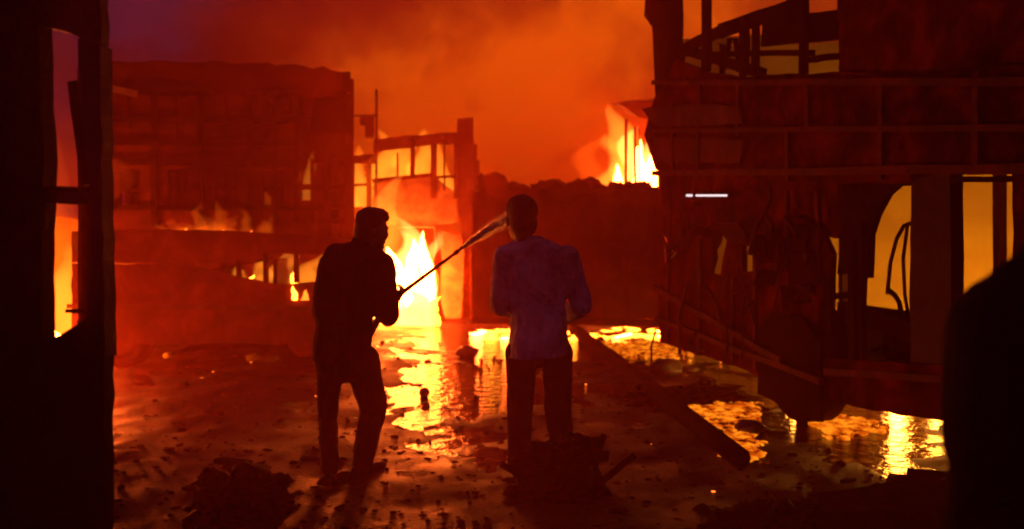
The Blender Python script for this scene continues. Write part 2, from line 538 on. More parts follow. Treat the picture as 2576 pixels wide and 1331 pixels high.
# ------------------------------------------------------------------ walls behind
def wall(name, a, b, h, label, joints=0):
    pl = Plane((a.x, a.y), (b.x, b.y))
    root = empty(name, (a + b) / 2, label, 'wall')
    ln = (b - a).length
    MB().poly([pl.at(0, -0.05), pl.at(ln, -0.05), pl.at(ln, h), pl.at(ln * .7, h + .1), pl.at(ln * .4, h - .08), pl.at(0, h)], pl.n * 0.22, 0.02, 0.3).build('wall_face', PLASTER, root)
    MB().beam(pl.at(-.05, h + .06, .11), pl.at(ln * .38, h + .02, .11), .3, .09, (0, 0, 1), 6, .006).build('coping', PLASTER, root)
    return root
wall('plaster_wall', G(1690, 13.4), G(2900, 11.5), 4.2, 'fire-lit plaster wall seen through the windows of the bus at right')
wall('yard_wall', G(-250, 12.6), G(232, 13.0), 1.75, 'low scorched yard wall behind the fire at far left')

# ------------------------------------------------------------------ two-storey burnt building, left rear
pl = Plane((G(236, 13.2).x, 13.2), (G(880, 14.0).x, 14.0))
root = empty('burnt_building', pl.pix(560, 850) * Vector((1, 1, 0)) if False else Vector((pl.pix(560, 800).x, pl.pix(560, 800).y, 0)),
             'two-storey burnt-out building with a dark flat roof, left rear', 'building')
pp = lambda *a: [pl.pix(x, y) for x, y in a]
N = pl.n
gz = lambda px: Vector((pl.pix(px, 585).x, pl.pix(px, 585).y, -0.05))
MB().poly(pp((236, 238), (300, 236), (420, 243), (560, 240), (700, 246), (742, 246), (742, 300), (742, 420), (690, 425), (560, 420), (400, 428), (236, 424)), N * .18, .012).build('upper_wall', RUST, root)
MB().poly(pp((236, 520), (420, 520), (600, 524), (742, 520), (800, 520), (800, 560)) + [gz(800), gz(236)], N * .18, .012).build('lower_wall', RUST, root)
for x0, x1 in ((236, 300), (352, 420), (470, 540), (596, 660), (712, 742)):
    MB().poly(pp((x0, 426), (x1, 427), (x1, 519), (x0, 519)), N * .16, .01).build('wall_pier', RUST, root)
for x0, x1 in ((300, 352), (420, 470), (540, 596), (660, 712)):
    f = MB()
    for a, c in (((x0, 430), (x0, 517)), ((x1, 430), (x1, 517)), ((x0, 474), (x1, 475)), (((x0 + x1) / 2, 430), ((x0 + x1) / 2, 517))):
        f.beam(pl.pix(*a) + N * .06, pl.pix(*c) + N * .06, .05, .05, N)
    w = f.build('window', CHAR, root)
    MB().poly([p + N * .10 for p in pp((x0, 430), ((x0 + x1) / 2, 431), ((x0 + x1) / 2 - 3, 500), (x0, 472))], N * .008, .008).build('pane', RUST2, w)
MB().poly([p - N * .35 for p in pp((225, 166), (400, 162), (560, 165), (740, 172), (878, 190), (878, 240), (740, 238), (560, 232), (400, 236), (225, 232))], N * 3.2, .03).build('roof', CHAR, root)
MB().poly(pp((785, 245), (876, 245), (872, 380), (874, 420), (850, 396), (822, 404), (790, 412), (786, 330)), N * .15, .015).build('upper_wall', CHAR, root)
MB().poly(pp((745, 300), (782, 300), (782, 398), (745, 404)), N * .03, .008).build('shutter', RUST2, root)
for px, y0, y1, w in ((745, 240, 560, .07), (786, 400, 560, .06), (822, 404, 560, .07), (879, 200, 600, .12)):
    MB().beam(pl.pix(px, y0) - N * .02, pl.pix(px, y1) - N * .02, w, .1, N, 5, .004).build('post', CHAR, root)
for y, x0, x1 in ((470, 742, 880), (556, 690, 900), (520, 800, 880)):
    MB().beam(pl.pix(x0, y) + N * .1, pl.pix(x1, y) + N * .1, .08, .06, N, 4, .004).build('rail', CHAR, root)
for y, w, px0, px1 in ((300, .10, 240, 742), (362, .05, 240, 742), (408, .07, 240, 742), (522, .07, 240, 800)):
    MB().beam(pl.pix(px0, y) - N * .05, pl.pix(px1, y + 3) - N * .05, w, .08, N, 9, .008).build('string_course', CHAR, root)
for px in (262, 388, 505, 628, 690):
    MB().beam(pl.pix(px, 240) - N * .06, pl.pix(px + 3, 570) - N * .06, .08, .09, N, 7, .01).build('upright', CHAR, root)
for px in (325, 445, 568):
    MB().beam(pl.pix(px, 244) - N * .04, pl.pix(px + 5, 300 + 60 * random.random()) - N * .04, .035, .05, N, 4, .008).build('hanging_batten', CHAR, root)
a = pl.pix(236, 200); bq = pl.pix(880, 200)
MB().poly([Vector((bq.x, bq.y, -.05)) + N * .2, Vector((bq.x, bq.y, 3.9)) + N * .2, Vector((bq.x, bq.y, 3.9)) + N * 2.8, Vector((bq.x, bq.y, -.05)) + N * 2.8], -pl.u * .15, .02).build('end_wall', RUST2, root)
MB().poly([Vector((a.x, a.y, -.05)) + N * 2.6, Vector((bq.x, bq.y, -.05)) + N * 2.6, Vector((bq.x, bq.y, 3.6)) + N * 2.6, Vector((a.x, a.y, 3.6)) + N * 2.6], N * .15, .02).build('back_wall', CHAR, root)
MB().beam(pl.pix(290, 232) - N * .36, pl.pix(356, 246) - N * .36, .09, .03, N).build('glint_strip', PAINT, root)  # pale strip standing in for a light reflection on the roof edge

b = P(730, 520, 15.2)
fire(b, [(-.35, 0, 0, .8, .12, 0, GAS), (.05, 0, 0, .7, .14, 0, GAS), (.28, 0, .1, .9, .12, 0, GASHOT), (-1.3, 0, 0, .6, .15, 0, GAS)], 'dull fire glowing inside the two-storey building, at its right end')

# ------------------------------------------------------------------ low burnt wreck in front of it
def wheel(c, axis, r, w, root, rim=None):
    t = MB().lathe([(-w / 2, r * .62), (-w / 2, r * .93), (-w * .36, r), (w * .36, r), (w / 2, r * .93), (w / 2, r * .62)], c, axis, 28).build('wheel', RUBBER, root, True)
    MB().lathe([(-w * .42, .04), (-w * .42, r * .58), (-w * .2, r * .61), (w * .2, r * .61), (w * .42, r * .58), (w * .3, .04)], c, axis, 20).build('rim', rim or RUST, t, True)
    return t
pl = Plane((G(150, 11.2).x, 11.2), (G(860, 11.0).x, 11.0))
pp = lambda *a: [pl.pix(x, y) for x, y in a]
N = pl.n
q = pl.pix(560, 700)
root = empty('burnt_minibus', (q.x, q.y, 0), 'low burnt-out minibus shell with a slot of broken windows, left middle', 'minibus')
MB().poly(pp((180, 582), (330, 576), (480, 578), (640, 584), (760, 590), (868, 600), (868, 640), (680, 638), (640, 660), (480, 664), (180, 660)), N * .05, .008).build('roof_side', RUST, root)
MB().poly(pp((180, 662), (478, 666), (600, 697), (700, 715), (868, 706), (868, 860), (700, 868), (520, 862), (430, 868), (180, 860)), N * .05, .010).build('side_panel', RUST, root)
MB().poly([p + N * .05 for p in pp((180, 584), (868, 602), (868, 612), (180, 594))], N * 1.7, .01).build('roof', CHAR, root)
for px, y0, y1 in ((668, 636, 712), (745, 636, 712), (600, 655, 698), (838, 636, 708)):
    MB().beam(pl.pix(px, y0) + N * .02, pl.pix(px, y1) + N * .02, .055, .05, N, 3, .003).build('pillar', CHAR, root)
MB().beam(pl.pix(480, 690) + N * .06, pl.pix(680, 650) + N * .06, .03, .03, N, 3, .004).build('bent_strut', CHAR, root)
MB().beam(pl.pix(170, 770) - N * .012, pl.pix(866, 776) - N * .012, .05, .02, N, 8, .002).build('rub_rail', RUST2, root)
MB().box(pl.pix(560, 862) + N * .9 + Vector((0, 0, .06)), (3.0, 1.6, .12)).build('floor', CHAR, root)
for px, d in ((300, .16), (760, .16), (300, 1.5), (760, 1.5)):
    c = pl.pix(px, 700) + N * d
    wheel(Vector((c.x, c.y, .33)), N, .33, .2, root)
for k, px in enumerate((420, 560, 700)):
    c = pl.pix(px, 770) + N * .9
    s = MB().box(c, (.42, .9, .06)).build('seat', CHAR, root)
    MB().box(c + Vector((-.2, 0, .28)), (.05, .9, .5)).build('seat_back', CHAR, s)

# ------------------------------------------------------------------ middle wreck: gutted double-deck bus facing the camera, fire in its front
pl = Plane((-3, 17.2), (3, 17.2))
pp = lambda *a: [pl.pix(x, y) for x, y in a]
N = pl.n
root = empty('gutted_bus', G(1010, 17.2), 'gutted tall bus with upper windows and fire in its open front, middle of the yard', 'bus')
for px, y0, y1, w, m in ((882, 395, 790, .13, CHAR), (928, 400, 800, .08, CHAR), (947, 225, 560, .035, CHAR), (1038, 350, 448, .08, CHAR), (1091, 350, 500, .11, RUST2),
                         (1146, 360, 500, .06, RUST2), (846, 405, 560, .07, CHAR), (1000, 384, 450, .025, CHAR), (1118, 364, 480, .03, CHAR)):
    MB().beam(pl.pix(px, y0), pl.pix(px, y1), w, .1, N, 5, .004).build('pillar', m, root)
MB().poly(pp((1150, 300), (1190, 295), (1192, 480), (1188, 800), (1160, 800), (1168, 640), (1150, 520)), N * .1, .012).build('corner_panel', RUST2, root)
MB().poly(pp((940, 350), (1038, 340), (1190, 330), (1190, 362), (1090, 362), (940, 384)), N * .07, .012).build('window_header', RUST2, root)
MB().poly(pp((940, 452), (1030, 446), (1088, 440), (1146, 484), (1150, 560), (1088, 566), (1000, 568), (944, 556)), N * .06, .012).build('front_panel', PAINT, root)
MB().beam(pl.pix(938, 455) - N * .05, pl.pix(1090, 440) - N * .05, .07, .08, N, 5, .003).build('window_sill', CHAR, root)
MB().beam(pl.pix(1092, 446), pl.pix(1146, 444), .05, .05, N, 3, .003).build('window_sill', CHAR, root)
MB().poly(pp((1108, 580), (1182, 600), (1182, 800), (1120, 802), (1104, 740), (1112, 660)), N * .06, .014).build('door_panel', PAINT, root)
MB().tube([pl.pix(x, y) - N * .06 for x, y in ((1002, 572), (1050, 570), (1094, 572), (1098, 620), (1090, 660), (1103, 700), (1098, 760), (1104, 800))], .022, 6).build('door_frame', PAINT, root)
MB().tube([pl.pix(x, y) - N * .45 for x, y in ((1010, 760), (1006, 690), (1022, 650), (1050, 636), (1072, 648), (1086, 680), (1092, 720))], .012, 6).build('bent_wire', CHAR, root)
MB().poly(pp((905, 292), (936, 290), (936, 344), (918, 344), (918, 312), (905, 312)), N * .25, .006).build('hanging_box', CHAR, root)
MB().beam(pl.pix(880, 292), pl.pix(948, 290), .03, .03, N).build('bracket', CHAR, root)
MB().poly(pp((860, 392), (942, 388), (942, 412), (860, 410)), N * .07, .008).build('window_header', CHAR, root)
MB().poly(pp((848, 520), (940, 520), (944, 560), (940, 600), (848, 600)), N * .07, .01).build('front_panel', RUST2, root)
MB().beam(pl.pix(885, 466), pl.pix(928, 464), .05, .05, N).build('rail', CHAR, root)
MB().box(G(1010, 20.0, .42), (2.4, 5.4, .14)).build('floor', CHAR, root)
for sx in (-1.27, 1.27):
    for k in range(4):
        y = 18.4 + k * 1.4
        x = G(1010, 17.2).x + sx
        MB().beam((x, y, .4), (x, y, 3.3 - .2 * k), .09, .09, (0, 1, 0), 4, .01).build('side_pillar', CHAR, root)
    MB().beam((x, 17.3, 1.1), (x, 22.6, 1.1), .05, .9, (0, 0, 1), 5, .01).build('side_panel', RUST2, root)
for sx in (-1.0, 1.0):
    for y in (18.2, 21.6):
        wheel(Vector((G(1010, 17.2).x + sx, y, .45)), (1, 0, 0), .45, .26, root)

# upper interior still burning behind the windows
b = P(1005, 450, 18.6)
fire(b, [(-.32, 0, -.15, 1.15, .40, 0, GASWIN), (.05, .1, -.15, 1.1, .42, 0, GASWIN), (.45, 0, -.1, 1.1, .42, 0, GASWIN), (.85, .1, -.4, 1.3, .34, 0, GASWIN), (-.75, .1, -.75, 1.45, .36, 0, GASWIN), (-1.05, .2, -.7, 1.3, .3, 0, GASWIN)],
     'orange fire behind the upper windows of the gutted bus')

# ------------------------------------------------------------------ dark lorry body, right of middle
pl = Plane((G(1185, 13.9).x, 13.9), (G(1670, 13.7).x, 13.7))
pp = lambda *a: [pl.pix(x, y) for x, y in a]
N = pl.n
q = pl.pix(1430, 700)
root = empty('burnt_lorry', (q.x, q.y, 0), 'dark burnt lorry body behind the man in the pale shirt', 'lorry')
MB().poly(pp((1190, 486), (1300, 476), (1420, 472), (1560, 476), (1672, 478), (1672, 800), (1450, 808), (1190, 800)), N * 2.1, .010).build('cargo_box', RUST, root)
for px in (1192, 1270, 1350, 1430, 1510, 1590):
    MB().beam(pl.pix(px, 482) - N * .03, pl.pix(px, 800) - N * .03, .05, .06, N, 5, .004).build('rib', RUST, root)
MB().beam(pl.pix(1186, 806) - N * .02, pl.pix(1672, 812) - N * .02, .09, .1, N, 7, .004).build('sill_rail', CHAR, root)
MB().beam(pl.pix(1186, 640) - N * .02, pl.pix(1672, 640) - N * .02, .06, .03, N, 7, .004).build('rail', RUST, root)
tp = MB()
rs = random.Random(4)
for i in range(34):
    px = rs.uniform(1200, 1640)
    top = 10 + 62 * math.exp(-((px - 1515) / 42) ** 2) + 22 * math.exp(-((px - 1250) / 45) ** 2) + 14 * rs.random()
    hgt = top * rs.uniform(.3, 1)
    r = rs.uniform(.10, .22)
    tp.blob(pl.pix(px, 482 - hgt) + N * rs.uniform(.2, 1.2) - Vector((0, 0, r * .6)), (r * 1.3, r * 1.4, r), 2, .6, 2.6, i * 1.7)
    if i % 2:
        q0 = pl.pix(px, 480) + N * rs.uniform(.2, .9)
        tp.beam(q0, q0 + Vector((rs.uniform(-.3, .3), 0, (hgt + 12) / 2400 * 14)), .03, .03, N, 3, .01)
tp.build('charred_load', CHAR, root, True)
for px, d in ((1340, 1.0), (1345, .2)):
    c = pl.pix(px, 700) + N * d
    wheel(Vector((c.x, c.y, .42)), N, .42, .26, root)
c = pl.pix(1652, 700) + N * 1.9
wheel(Vector((c.x, c.y, .42)), N, .42, .26, root)

# burning stall: posts and a sagging awning against the yellow blaze
q = G(1600, 19.0)
root = empty('burning_stall', q, 'skeleton of a burning stall with thin posts against the yellow blaze', 'stall')
for px, y0, y1, w in ((1575, 300, 640, .06), (1598, 320, 640, .055), (1608, 320, 640, .03), (1660, 280, 640, .09)):
    MB().beam(P(px, y0, 19), Vector((P(px, y0, 19).x, 19, -.03)), w, w, (0, 1, 0), 6, .005).build('post', RUST2, root)
MB().beam(P(1520, 478, 19), P(1680, 482, 19), .10, .08, (0, 1, 0), 4, .006).build('counter_rail', RUST2, root)
MB().box(P(1660, 478, 20.0) + Vector((.3, 0, -.1)), (2.2, 2.2, .1)).build('loft_floor', WOOD, root)
MB().poly([P(1562, 264, 18.2), P(1600, 258, 18.2), P(1690, 250, 18.2), P(1690, 300, 18.2), P(1628, 300, 18.2), P(1604, 294, 18.2)], Vector((0, 1.6, .25)), .01).build('awning', RUST2, root)

# ------------------------------------------------------------------ tall burnt bus at right
A = (1.62, 10.9); B = (2.82, 6.3)
pl = Plane(A, B)
pp = lambda *a: [pl.pix(x, y) for x, y in a]
N = pl.n                      # points away from the camera: into the bus
W = 2.4
q = pl.pix(2050, 700)
root = empty('burnt_bus', (q.x + N.x * 1.2, q.y + N.y * 1.2, 0), 'tall burnt-out double-deck bus standing along the right side', 'bus')
T = N * .05
# lower deck skin
MB().poly([p + N * .055 for p in pp((1648, 405), (1760, 412), (1900, 424), (2020, 430), (2100, 430), (2110, 560), (2085, 600), (2050, 590), (1990, 560), (1925, 600), (1898, 594), (1868, 594), (1800, 580), (1710, 560), (1706, 584), (1652, 586))], T, .012).build('side_panel', MAROON, root)
MB().poly(pp((1652, 690), (1700, 640), (1728, 588), (1790, 600), (1795, 650), (1785, 688), (1812, 694), (1818, 650), (1830, 600), (1866, 600), (1868, 684), (1896, 682), (1900, 585), (1990, 540), (2060, 570), (2092, 640), (2088, 700), (2060, 780), (2052, 886), (1990, 890), (1900, 800), (1780, 740), (1700, 720)), T, .010).build('side_panel', MAROON, root)
MB().poly(pp((1652, 694), (1780, 742), (1900, 802), (1990, 892), (2150, 906), (2300, 916), (2420, 924), (2620, 930), (2620, 1075), (2370, 1058), (2200, 1034), (2080, 1008), (1950, 962), (1800, 905), (1660, 862)), T, .010).build('skirt_panel', MAROON, root)
MB().poly(pp((2292, 440), (2390, 430), (2392, 700), (2396, 916), (2290, 912), (2288, 700)), N * .10, .008).build('door_pillar', LILAC, root)
MB().poly(pp((2545, 300), (2800, 300), (2800, 1100), (2600, 1080), (2548, 700)), T, .01).build('side_panel', MAROON, root)
for px, y0, y1, w in ((2142, 600, 910, .07), (2082, 700, 900, .09), (2165, 560, 905, .035)):
    MB().beam(pl.pix(px, y0) + N * .02, pl.pix(px, y1) + N * .02, w, .05, N, 5, .004).build('pillar', CHAR, root)
# the rounded corner of the forward window
MB().poly([p + N * .055 for p in pp((2088, 430), (2296, 430), (2292, 466), (2240, 468), (2215, 490), (2188, 540), (2172, 590), (2168, 700), (2160, 700), (2150, 600), (2130, 620), (2105, 690), (2090, 690), (2098, 620))], T, .004).build('window_surround', CHAR, root)
MB().beam(pl.pix(2386, 452) + N * .02, pl.pix(2550, 450) + N * .02, .035, .04, N, 3, .002).build('window_rail', CHAR, root)
MB().beam(pl.pix(2150, 795) + N * .1, pl.pix(2292, 850) + N * .1, .13, .05, N, 3, .004).build('window_rail', CHAR, root)
MB().beam(pl.pix(2090, 745) + N * .06, pl.pix(2145, 742) + N * .06, .05, .04, N, 2, .002).build('window_rail', CHAR, root)
# band between the decks and the upper deck
MB().poly(pp((1646, 246), (1700, 150), (1772, 180), (1860, 192), (2060, 184), (2100, 180), (2300, 190), (2620, 160), (2620, 420), (2545, 418), (2390, 418), (2296, 460), (2090, 460), (1900, 450), (1648, 428), (1620, 340)), T, .010).build('deck_band', MAROON, root)
MB().poly([p - N * .02 for p in pp((1622, 272), (1760, 262), (1870, 268), (1880, 310), (1800, 316), (1660, 318))], -N * .03, .008).build('deck_moulding', RUST2, root)
MB().poly([p - N * .02 for p in pp((1650, 345), (1780, 348), (1880, 352), (1870, 412), (1660, 408))], -N * .02, .008).build('advert_panel', RUST, root)
MB().poly([p + N * .055 for p in pp((2092, -60), (2640, -120), (2640, 230), (2300, 240), (2100, 230), (2094, 100))], T, .015).build('upper_panel', MAROON, root)
MB().poly(pp((1648, -60), (1692, -60), (1694, 130), (1700, 148), (1648, 240), (1640, 60)), N * .12, .014).build('corner_pillar', CHAR, root)
for px, y0, y1, w in ((1772, -50, 180, .12), (1868, 40, 190, .10), (1896, 60, 190, .05), (2016, -40, 186, .06), (1985, -50, 60, .05), (1812, 110, 190, .015)):
    MB().beam(pl.pix(px, y0) + N * .02, pl.pix(px, y1) + N * .02, w, .06, N, 4, .006).build('upper_pillar', CHAR, root)
for a, c, w in (((1690, 128), (1790, 78), .11), ((1790, 78), (1990, 10), .14), ((1700, 136), (2020, 132), .05), ((1690, 120), (1900, 185), .10), ((1900, 82), (2090, 60), .24), ((1890, 30), (2000, 34), .06), ((2000, 150), (2090, 140), .05), ((1800, 175), (1815, 95), .018), ((1838, 180), (1828, 95), .018)):
    MB().beam(pl.pix(*a) + N * .09, pl.pix(*c) + N * .09, w, .05, N, 4, .006).build('buckled_rail', CHAR, root)
MB().poly([p - N * .01 for p in pp((1648, -10), (1650, -60), (1628, -60), (1622, 40), (1640, 66))], N * .2, .01).build('torn_flap', CHAR, root)
# bulged front corner
bl = MB()
bl.blob(pl.pix(1648, 560) + N * .5 - pl.u * .05, (.34, .55, .46), 3, .12, 1.6, 4)
bl.build('front_bumper_cowl', CHAR, root, True)
# ribs, trims and bent scrap standing proud of the skin
def proud(a, c, w, d, m, name, off=.035, seg=6, jit=.004):
    MB().beam(pl.pix(*a) - N * off, pl.pix(*c) - N * off, w, d, N, seg, jit).build(name, m, root)
for px, y0, y1 in ((1700, 262, 440), (1770, 200, 452), (1866, 200, 340), (1990, 330, 456), (2040, 200, 330), (2230, 200, 452), (2470, 180, 420)):
    proud((px, y0), (px + random.uniform(-6, 6), y1), .05, .035, RUST, 'panel_seam')
for y0, y1, w in ((208, 214, .05), (330, 330, .04), (436, 432, .06)):
    proud((1652, y0), (2600, y1 - 8), w, .04, RUST, 'trim_rail', .045, 12, .006)
for px, y0, y1 in ((1690, 500, 850), (1765, 600, 890), (1850, 700, 910), (1905, 610, 930), (1985, 480, 900), (2062, 480, 700)):
    proud((px, y0), (px + random.uniform(-8, 8), y1), .045, .035, RUST, 'panel_seam', .02)
proud((1654, 722), (1980, 905), .06, .05, RUST, 'trim_rail', .05, 8, .008)
proud((1660, 800), (2080, 960), .05, .04, RUST, 'trim_rail', .05, 8, .008)
proud((2090, 935), (2600, 965), .05, .04, RUST, 'trim_rail', .05, 8, .004)
rs = random.Random(77)
for i in range(22):
    px = rs.uniform(1660, 2080); py = rs.uniform(470, 860)
    pp0 = pl.pix(px, py) - N * rs.uniform(.06, .2)
    pts_ = [pp0]
    dv = Vector((rs.gauss(0, .4), rs.gauss(0, .3), rs.gauss(-.4, .6)))
    for k in range(4):
        dv = dv + Vector((rs.gauss(0, .25), rs.gauss(0, .2), rs.gauss(-.05, .25)))
        pts_.append(pts_[-1] + dv.normalized() * rs.uniform(.10, .22))
    MB().tube(pts_, rs.choice((.009, .013, .02)), 6).build('bent_bar', RUST2, root)
for i in range(14):
    px = rs.uniform(1650, 2080); py = rs.uniform(560, 800)
    m3 = Matrix.Rotation(rs.uniform(0, 6), 3, 'Z') @ Matrix.Rotation(rs.uniform(-1, 1), 3, 'X')
    MB().box(pl.pix(px, py) - N * .07, (rs.uniform(.12, .4), .012, rs.uniform(.1, .3)), m3).build('torn_sheet', rs.choice((RUST, MAROON, CHAR)), root)
# floors, far side, ends
def slab(name, s0, s1, z, th, w0=.06, w1=W):
    MB().poly([pl.at(s0, z, w0), pl.at(s1, z, w0), pl.at(s1, z, w1), pl.at(s0, z, w1)], Vector((0, 0, th))).build(name, CHAR, root)
slab('floor', .05, 7.2, .42, .12)
slab('upper_floor', .05, 7.2, 2.22, .08)
slab('roof', 3.8, 7.2, 4.0, .07)
for s in (.1, 2.6, 5.9, 7.1):
    MB().beam(pl.at(s, .45, W), pl.at(s, 4.0 - (0.4 if s < 3 else 0), W), .09, .08, pl.u, 5, .006).build('far_pillar', CHAR, root)
MB().beam(pl.at(.0, .55, W), pl.at(7.2, .55, W), .05, .42, (0, 0, 1), 6, .004).build('far_panel', CHAR, root)
MB().beam(pl.at(.0, 2.45, W), pl.at(7.2, 2.45, W), .05, .45, (0, 0, 1), 6, .004).build('far_panel', CHAR, root)
# driver's seat, steering wheel and hand rails seen through the windows
mid = .9
def inn(px, py, off=mid):
    base = Plane((A[0] + N.x * off, A[1] + N.y * off), (B[0] + N.x * off, B[1] + N.y * off))
    return base.pix(px, py)
MB().tube([inn(x, y) for x, y in ((2232, 740), (2240, 660), (2256, 600), (2274, 568), (2290, 562))], .018, 6).build('hand_rail', CHAR, root)
MB().tube([inn(x, y) for x, y in ((2236, 730), (2250, 742), (2262, 760), (2270, 800), (2280, 850))], .022, 6).build('hand_rail', CHAR, root)
MB().tube([inn(x, y) for x, y in ((2284, 560), (2272, 650), (2276, 740), (2286, 800))], .016, 6).build('hand_rail', CHAR, root)
sw = MB()
c = inn(2214, 906); 
pts = []
for k in range(21):
    th = math.pi * 2 * k / 20
    pts.append(c + pl.u * math.cos(th) * .20 + Vector((0, 0, math.sin(th) * .13)) + N * math.sin(th) * .12)
sw.tube(pts, .016, 6)
sw.beam(c - pl.u * .19, c + pl.u * .19, .025, .02, N)
sw.beam(c, c + Vector((0, 0, -.35)) + N * .1, .04, .04, N)
sw.build('steering_wheel', CHAR, root)
st = MB().box(inn(2262, 880) + Vector((0, 0, -.12)), (.4, .4, .07)).build('driver_seat', CHAR, root)
MB().beam(inn(2270, 900), inn(2292, 800), .10, .34, N, 3, .01).build('seat_back', CHAR, st)
for off, s in ((.1, 2.95), (2.2, 2.95), (.1, 6.9), (2.2, 6.9)):
    c = pl.at(s, 0, off + .04)
    wheel(Vector((c.x, c.y, .5)), N, .5, .28, root, RUBBER)
MB().poly([pl.at(2.45, .16, -.02), pl.at(3.45, .10, -.02), pl.at(3.45, .72, -.02), pl.at(3.2, .90, -.02), pl.at(2.7, .90, -.02), pl.at(2.45, .74, -.02)], -N * .03, .012).build('wheel_guard', RUBBER, root)
# pale lamp strip on the side
lf = MB().beam(pl.pix(1735, 492) - N * .03, pl.pix(1846, 492) - N * .03, .05, .04, N).build('side_lamp', CHAR, root)
MB().beam(pl.pix(1766, 492) - N * .062, pl.pix(1842, 492) - N * .062, .018, .018, N).beam(pl.pix(1742, 492) - N * .062, pl.pix(1754, 492) - N * .062, .022, .018, N).build('lamp_tube', LAMP, lf)

# ------------------------------------------------------------------ black wreck at the left edge, near
pl = Plane((-3, 4.0), (3, 4.0))
pp = lambda *a: [pl.pix(x, y) for x, y in a]
N = pl.n
q = pl.pix(150, 900)
root = empty('bus_end', (q.x, q.y, 0), 'black end of a burnt bus with two window openings, close at the left edge', 'bus')
MB().poly(pp((-420, -190), (90, -190), (96, 60), (100, 200), (108, 330), (108, 470), (108, 520), (102, 700), (106, 860), (60, 900), (-420, 900)), N * .12, .006, .08).build('corner_post', CHAR, root)
MB().poly(pp((-420, 901), (60, 901), (116, 861), (214, 803), (262, 905), (262, 1200), (258, 1420), (-420, 1440)), N * .10, .006, .08).build('lower_panel', CHAR, root)
MB().poly(pp((196, 96), (240, 104), (252, 112), (256, 500), (260, 700), (264, 902), (220, 801), (222, 520), (226, 490), (210, 330), (196, 140)), N * .12, .005, .08).build('edge_post', LILAC, root)
MB().poly(pp((92, -190), (250, -190), (254, 108), (200, 94), (170, 80), (100, 62)), N * .08, .005, .08).build('header_panel', LILAC, root)
MB().beam(pl.pix(104, 492) + N * .05, pl.pix(236, 502) + N * .05, .055, .08, N, 4, .002).build('window_rail', LILAC, root)
MB().beam(pl.pix(104, 474) + N * .03, pl.pix(222, 478) + N * .03, .022, .05, N, 4, .002).build('window_rail', CHAR, root)
MB().beam(pl.pix(170, 200) + N * .06, pl.pix(206, 465) + N * .06, .042, .04, N, 4, .003).build('bent_strut', CHAR, root)
MB().beam(pl.pix(110, 792) + N * .2, pl.pix(198, 796) + N * .2, .016, .02, N, 3, .002).build('bent_strut', CHAR, root)
# its side runs away from the camera
sd = Plane((G(250, 4.1).x, 4.1), (G(215, 8.0).x, 8.0))
dirv = (G(205, 8.0) - G(248, 4.12)).normalized()
o0 = G(248, 4.12)
side = lambda s, z: o0 + dirv * s + Vector((0, 0, z))
MB().poly([side(.05, .3), side(3.2, .3), side(3.2, .95), side(.05, 1.05)], Vector((-.05, 0, 0)), .012).build('side_panel', CHAR, root)
MB().poly([side(.05, 2.5), side(3.2, 2.45), side(3.2, 2.75), side(.05, 2.9)], Vector((-.05, 0, 0)), .012).build('side_panel', CHAR, root)
for s in (1.5, 3.1):
    MB().beam(side(s, .9), side(s, 2.6), .08, .05, (1, 0, 0), 4, .006).build('side_pillar', CHAR, root)
for c in (side(.9, .45), side(.9, .45) + Vector((-2.0, 0, 0))):
    wheel(c + Vector((-.2, 0, 0)), (1, 0, 0), .45, .26, root)

# ------------------------------------------------------------------ things lying on the ground
def on_ground(px, py):
    d = EYE * F / (py - HY)
    return G(px, d), d
a, _ = on_ground(1446, 842); c, _ = on_ground(1860, 1180)
pts = [a.lerp(c, t / 12) + Vector((mnoise.noise(Vector((t * .7, 0, 0))) * .03, 0, .075 + .012 * mnoise.noise(Vector((t * .9, 3, 0))))) for t in range(13)]
po = MB().tube(pts, [.10 - .002 * t for t in range(13)], 10).build('fallen_pole', WOOD, None, True)
tag(po, 'long charred pole lying on the wet ground behind the man in the pale shirt', 'pole')

def stone(px, py, w, h, label, seed, sub=3, rough=.18, m=STONE):
    p, d = on_ground(px, py)
    r = w / F * d / 2; rz = h / F * d / 2
    o = MB().blob(p + Vector((0, r, rz * .75)), (r, r, rz), sub, rough, 1.6, seed).build('stone', m, None, True)
    tag(o, label, 'stone')
stone(1066, 1000, 27, 27, 'round dark stone on the bright wet ground right of the hose man', 1, 3, .08)
stone(1070, 1024, 22, 12, 'small flat stone just in front of the round dark stone', 2)
stone(1174, 903, 56, 34, 'lumpy dark stone at the edge of the white reflection', 3, 3, .3)
stone(1684, 948, 84, 48, 'large rounded stone at the end of the lorry by the fallen pole', 4, 3, .2)
stone(1896, 1100, 76, 44, 'wet stone beside the front wheel of the bus', 5, 3, .3)
stone(1742, 938, 40, 16, 'flat stone lying right of the large rounded stone', 6, 3, .3)
stone(632, 912, 34, 24, 'pale lump on the ground in front of the low wreck', 7, 3, .35, PLASTER)
stone(418, 905, 26, 20, 'small pale lump farther left in front of the low wreck', 8, 3, .3, PLASTER)

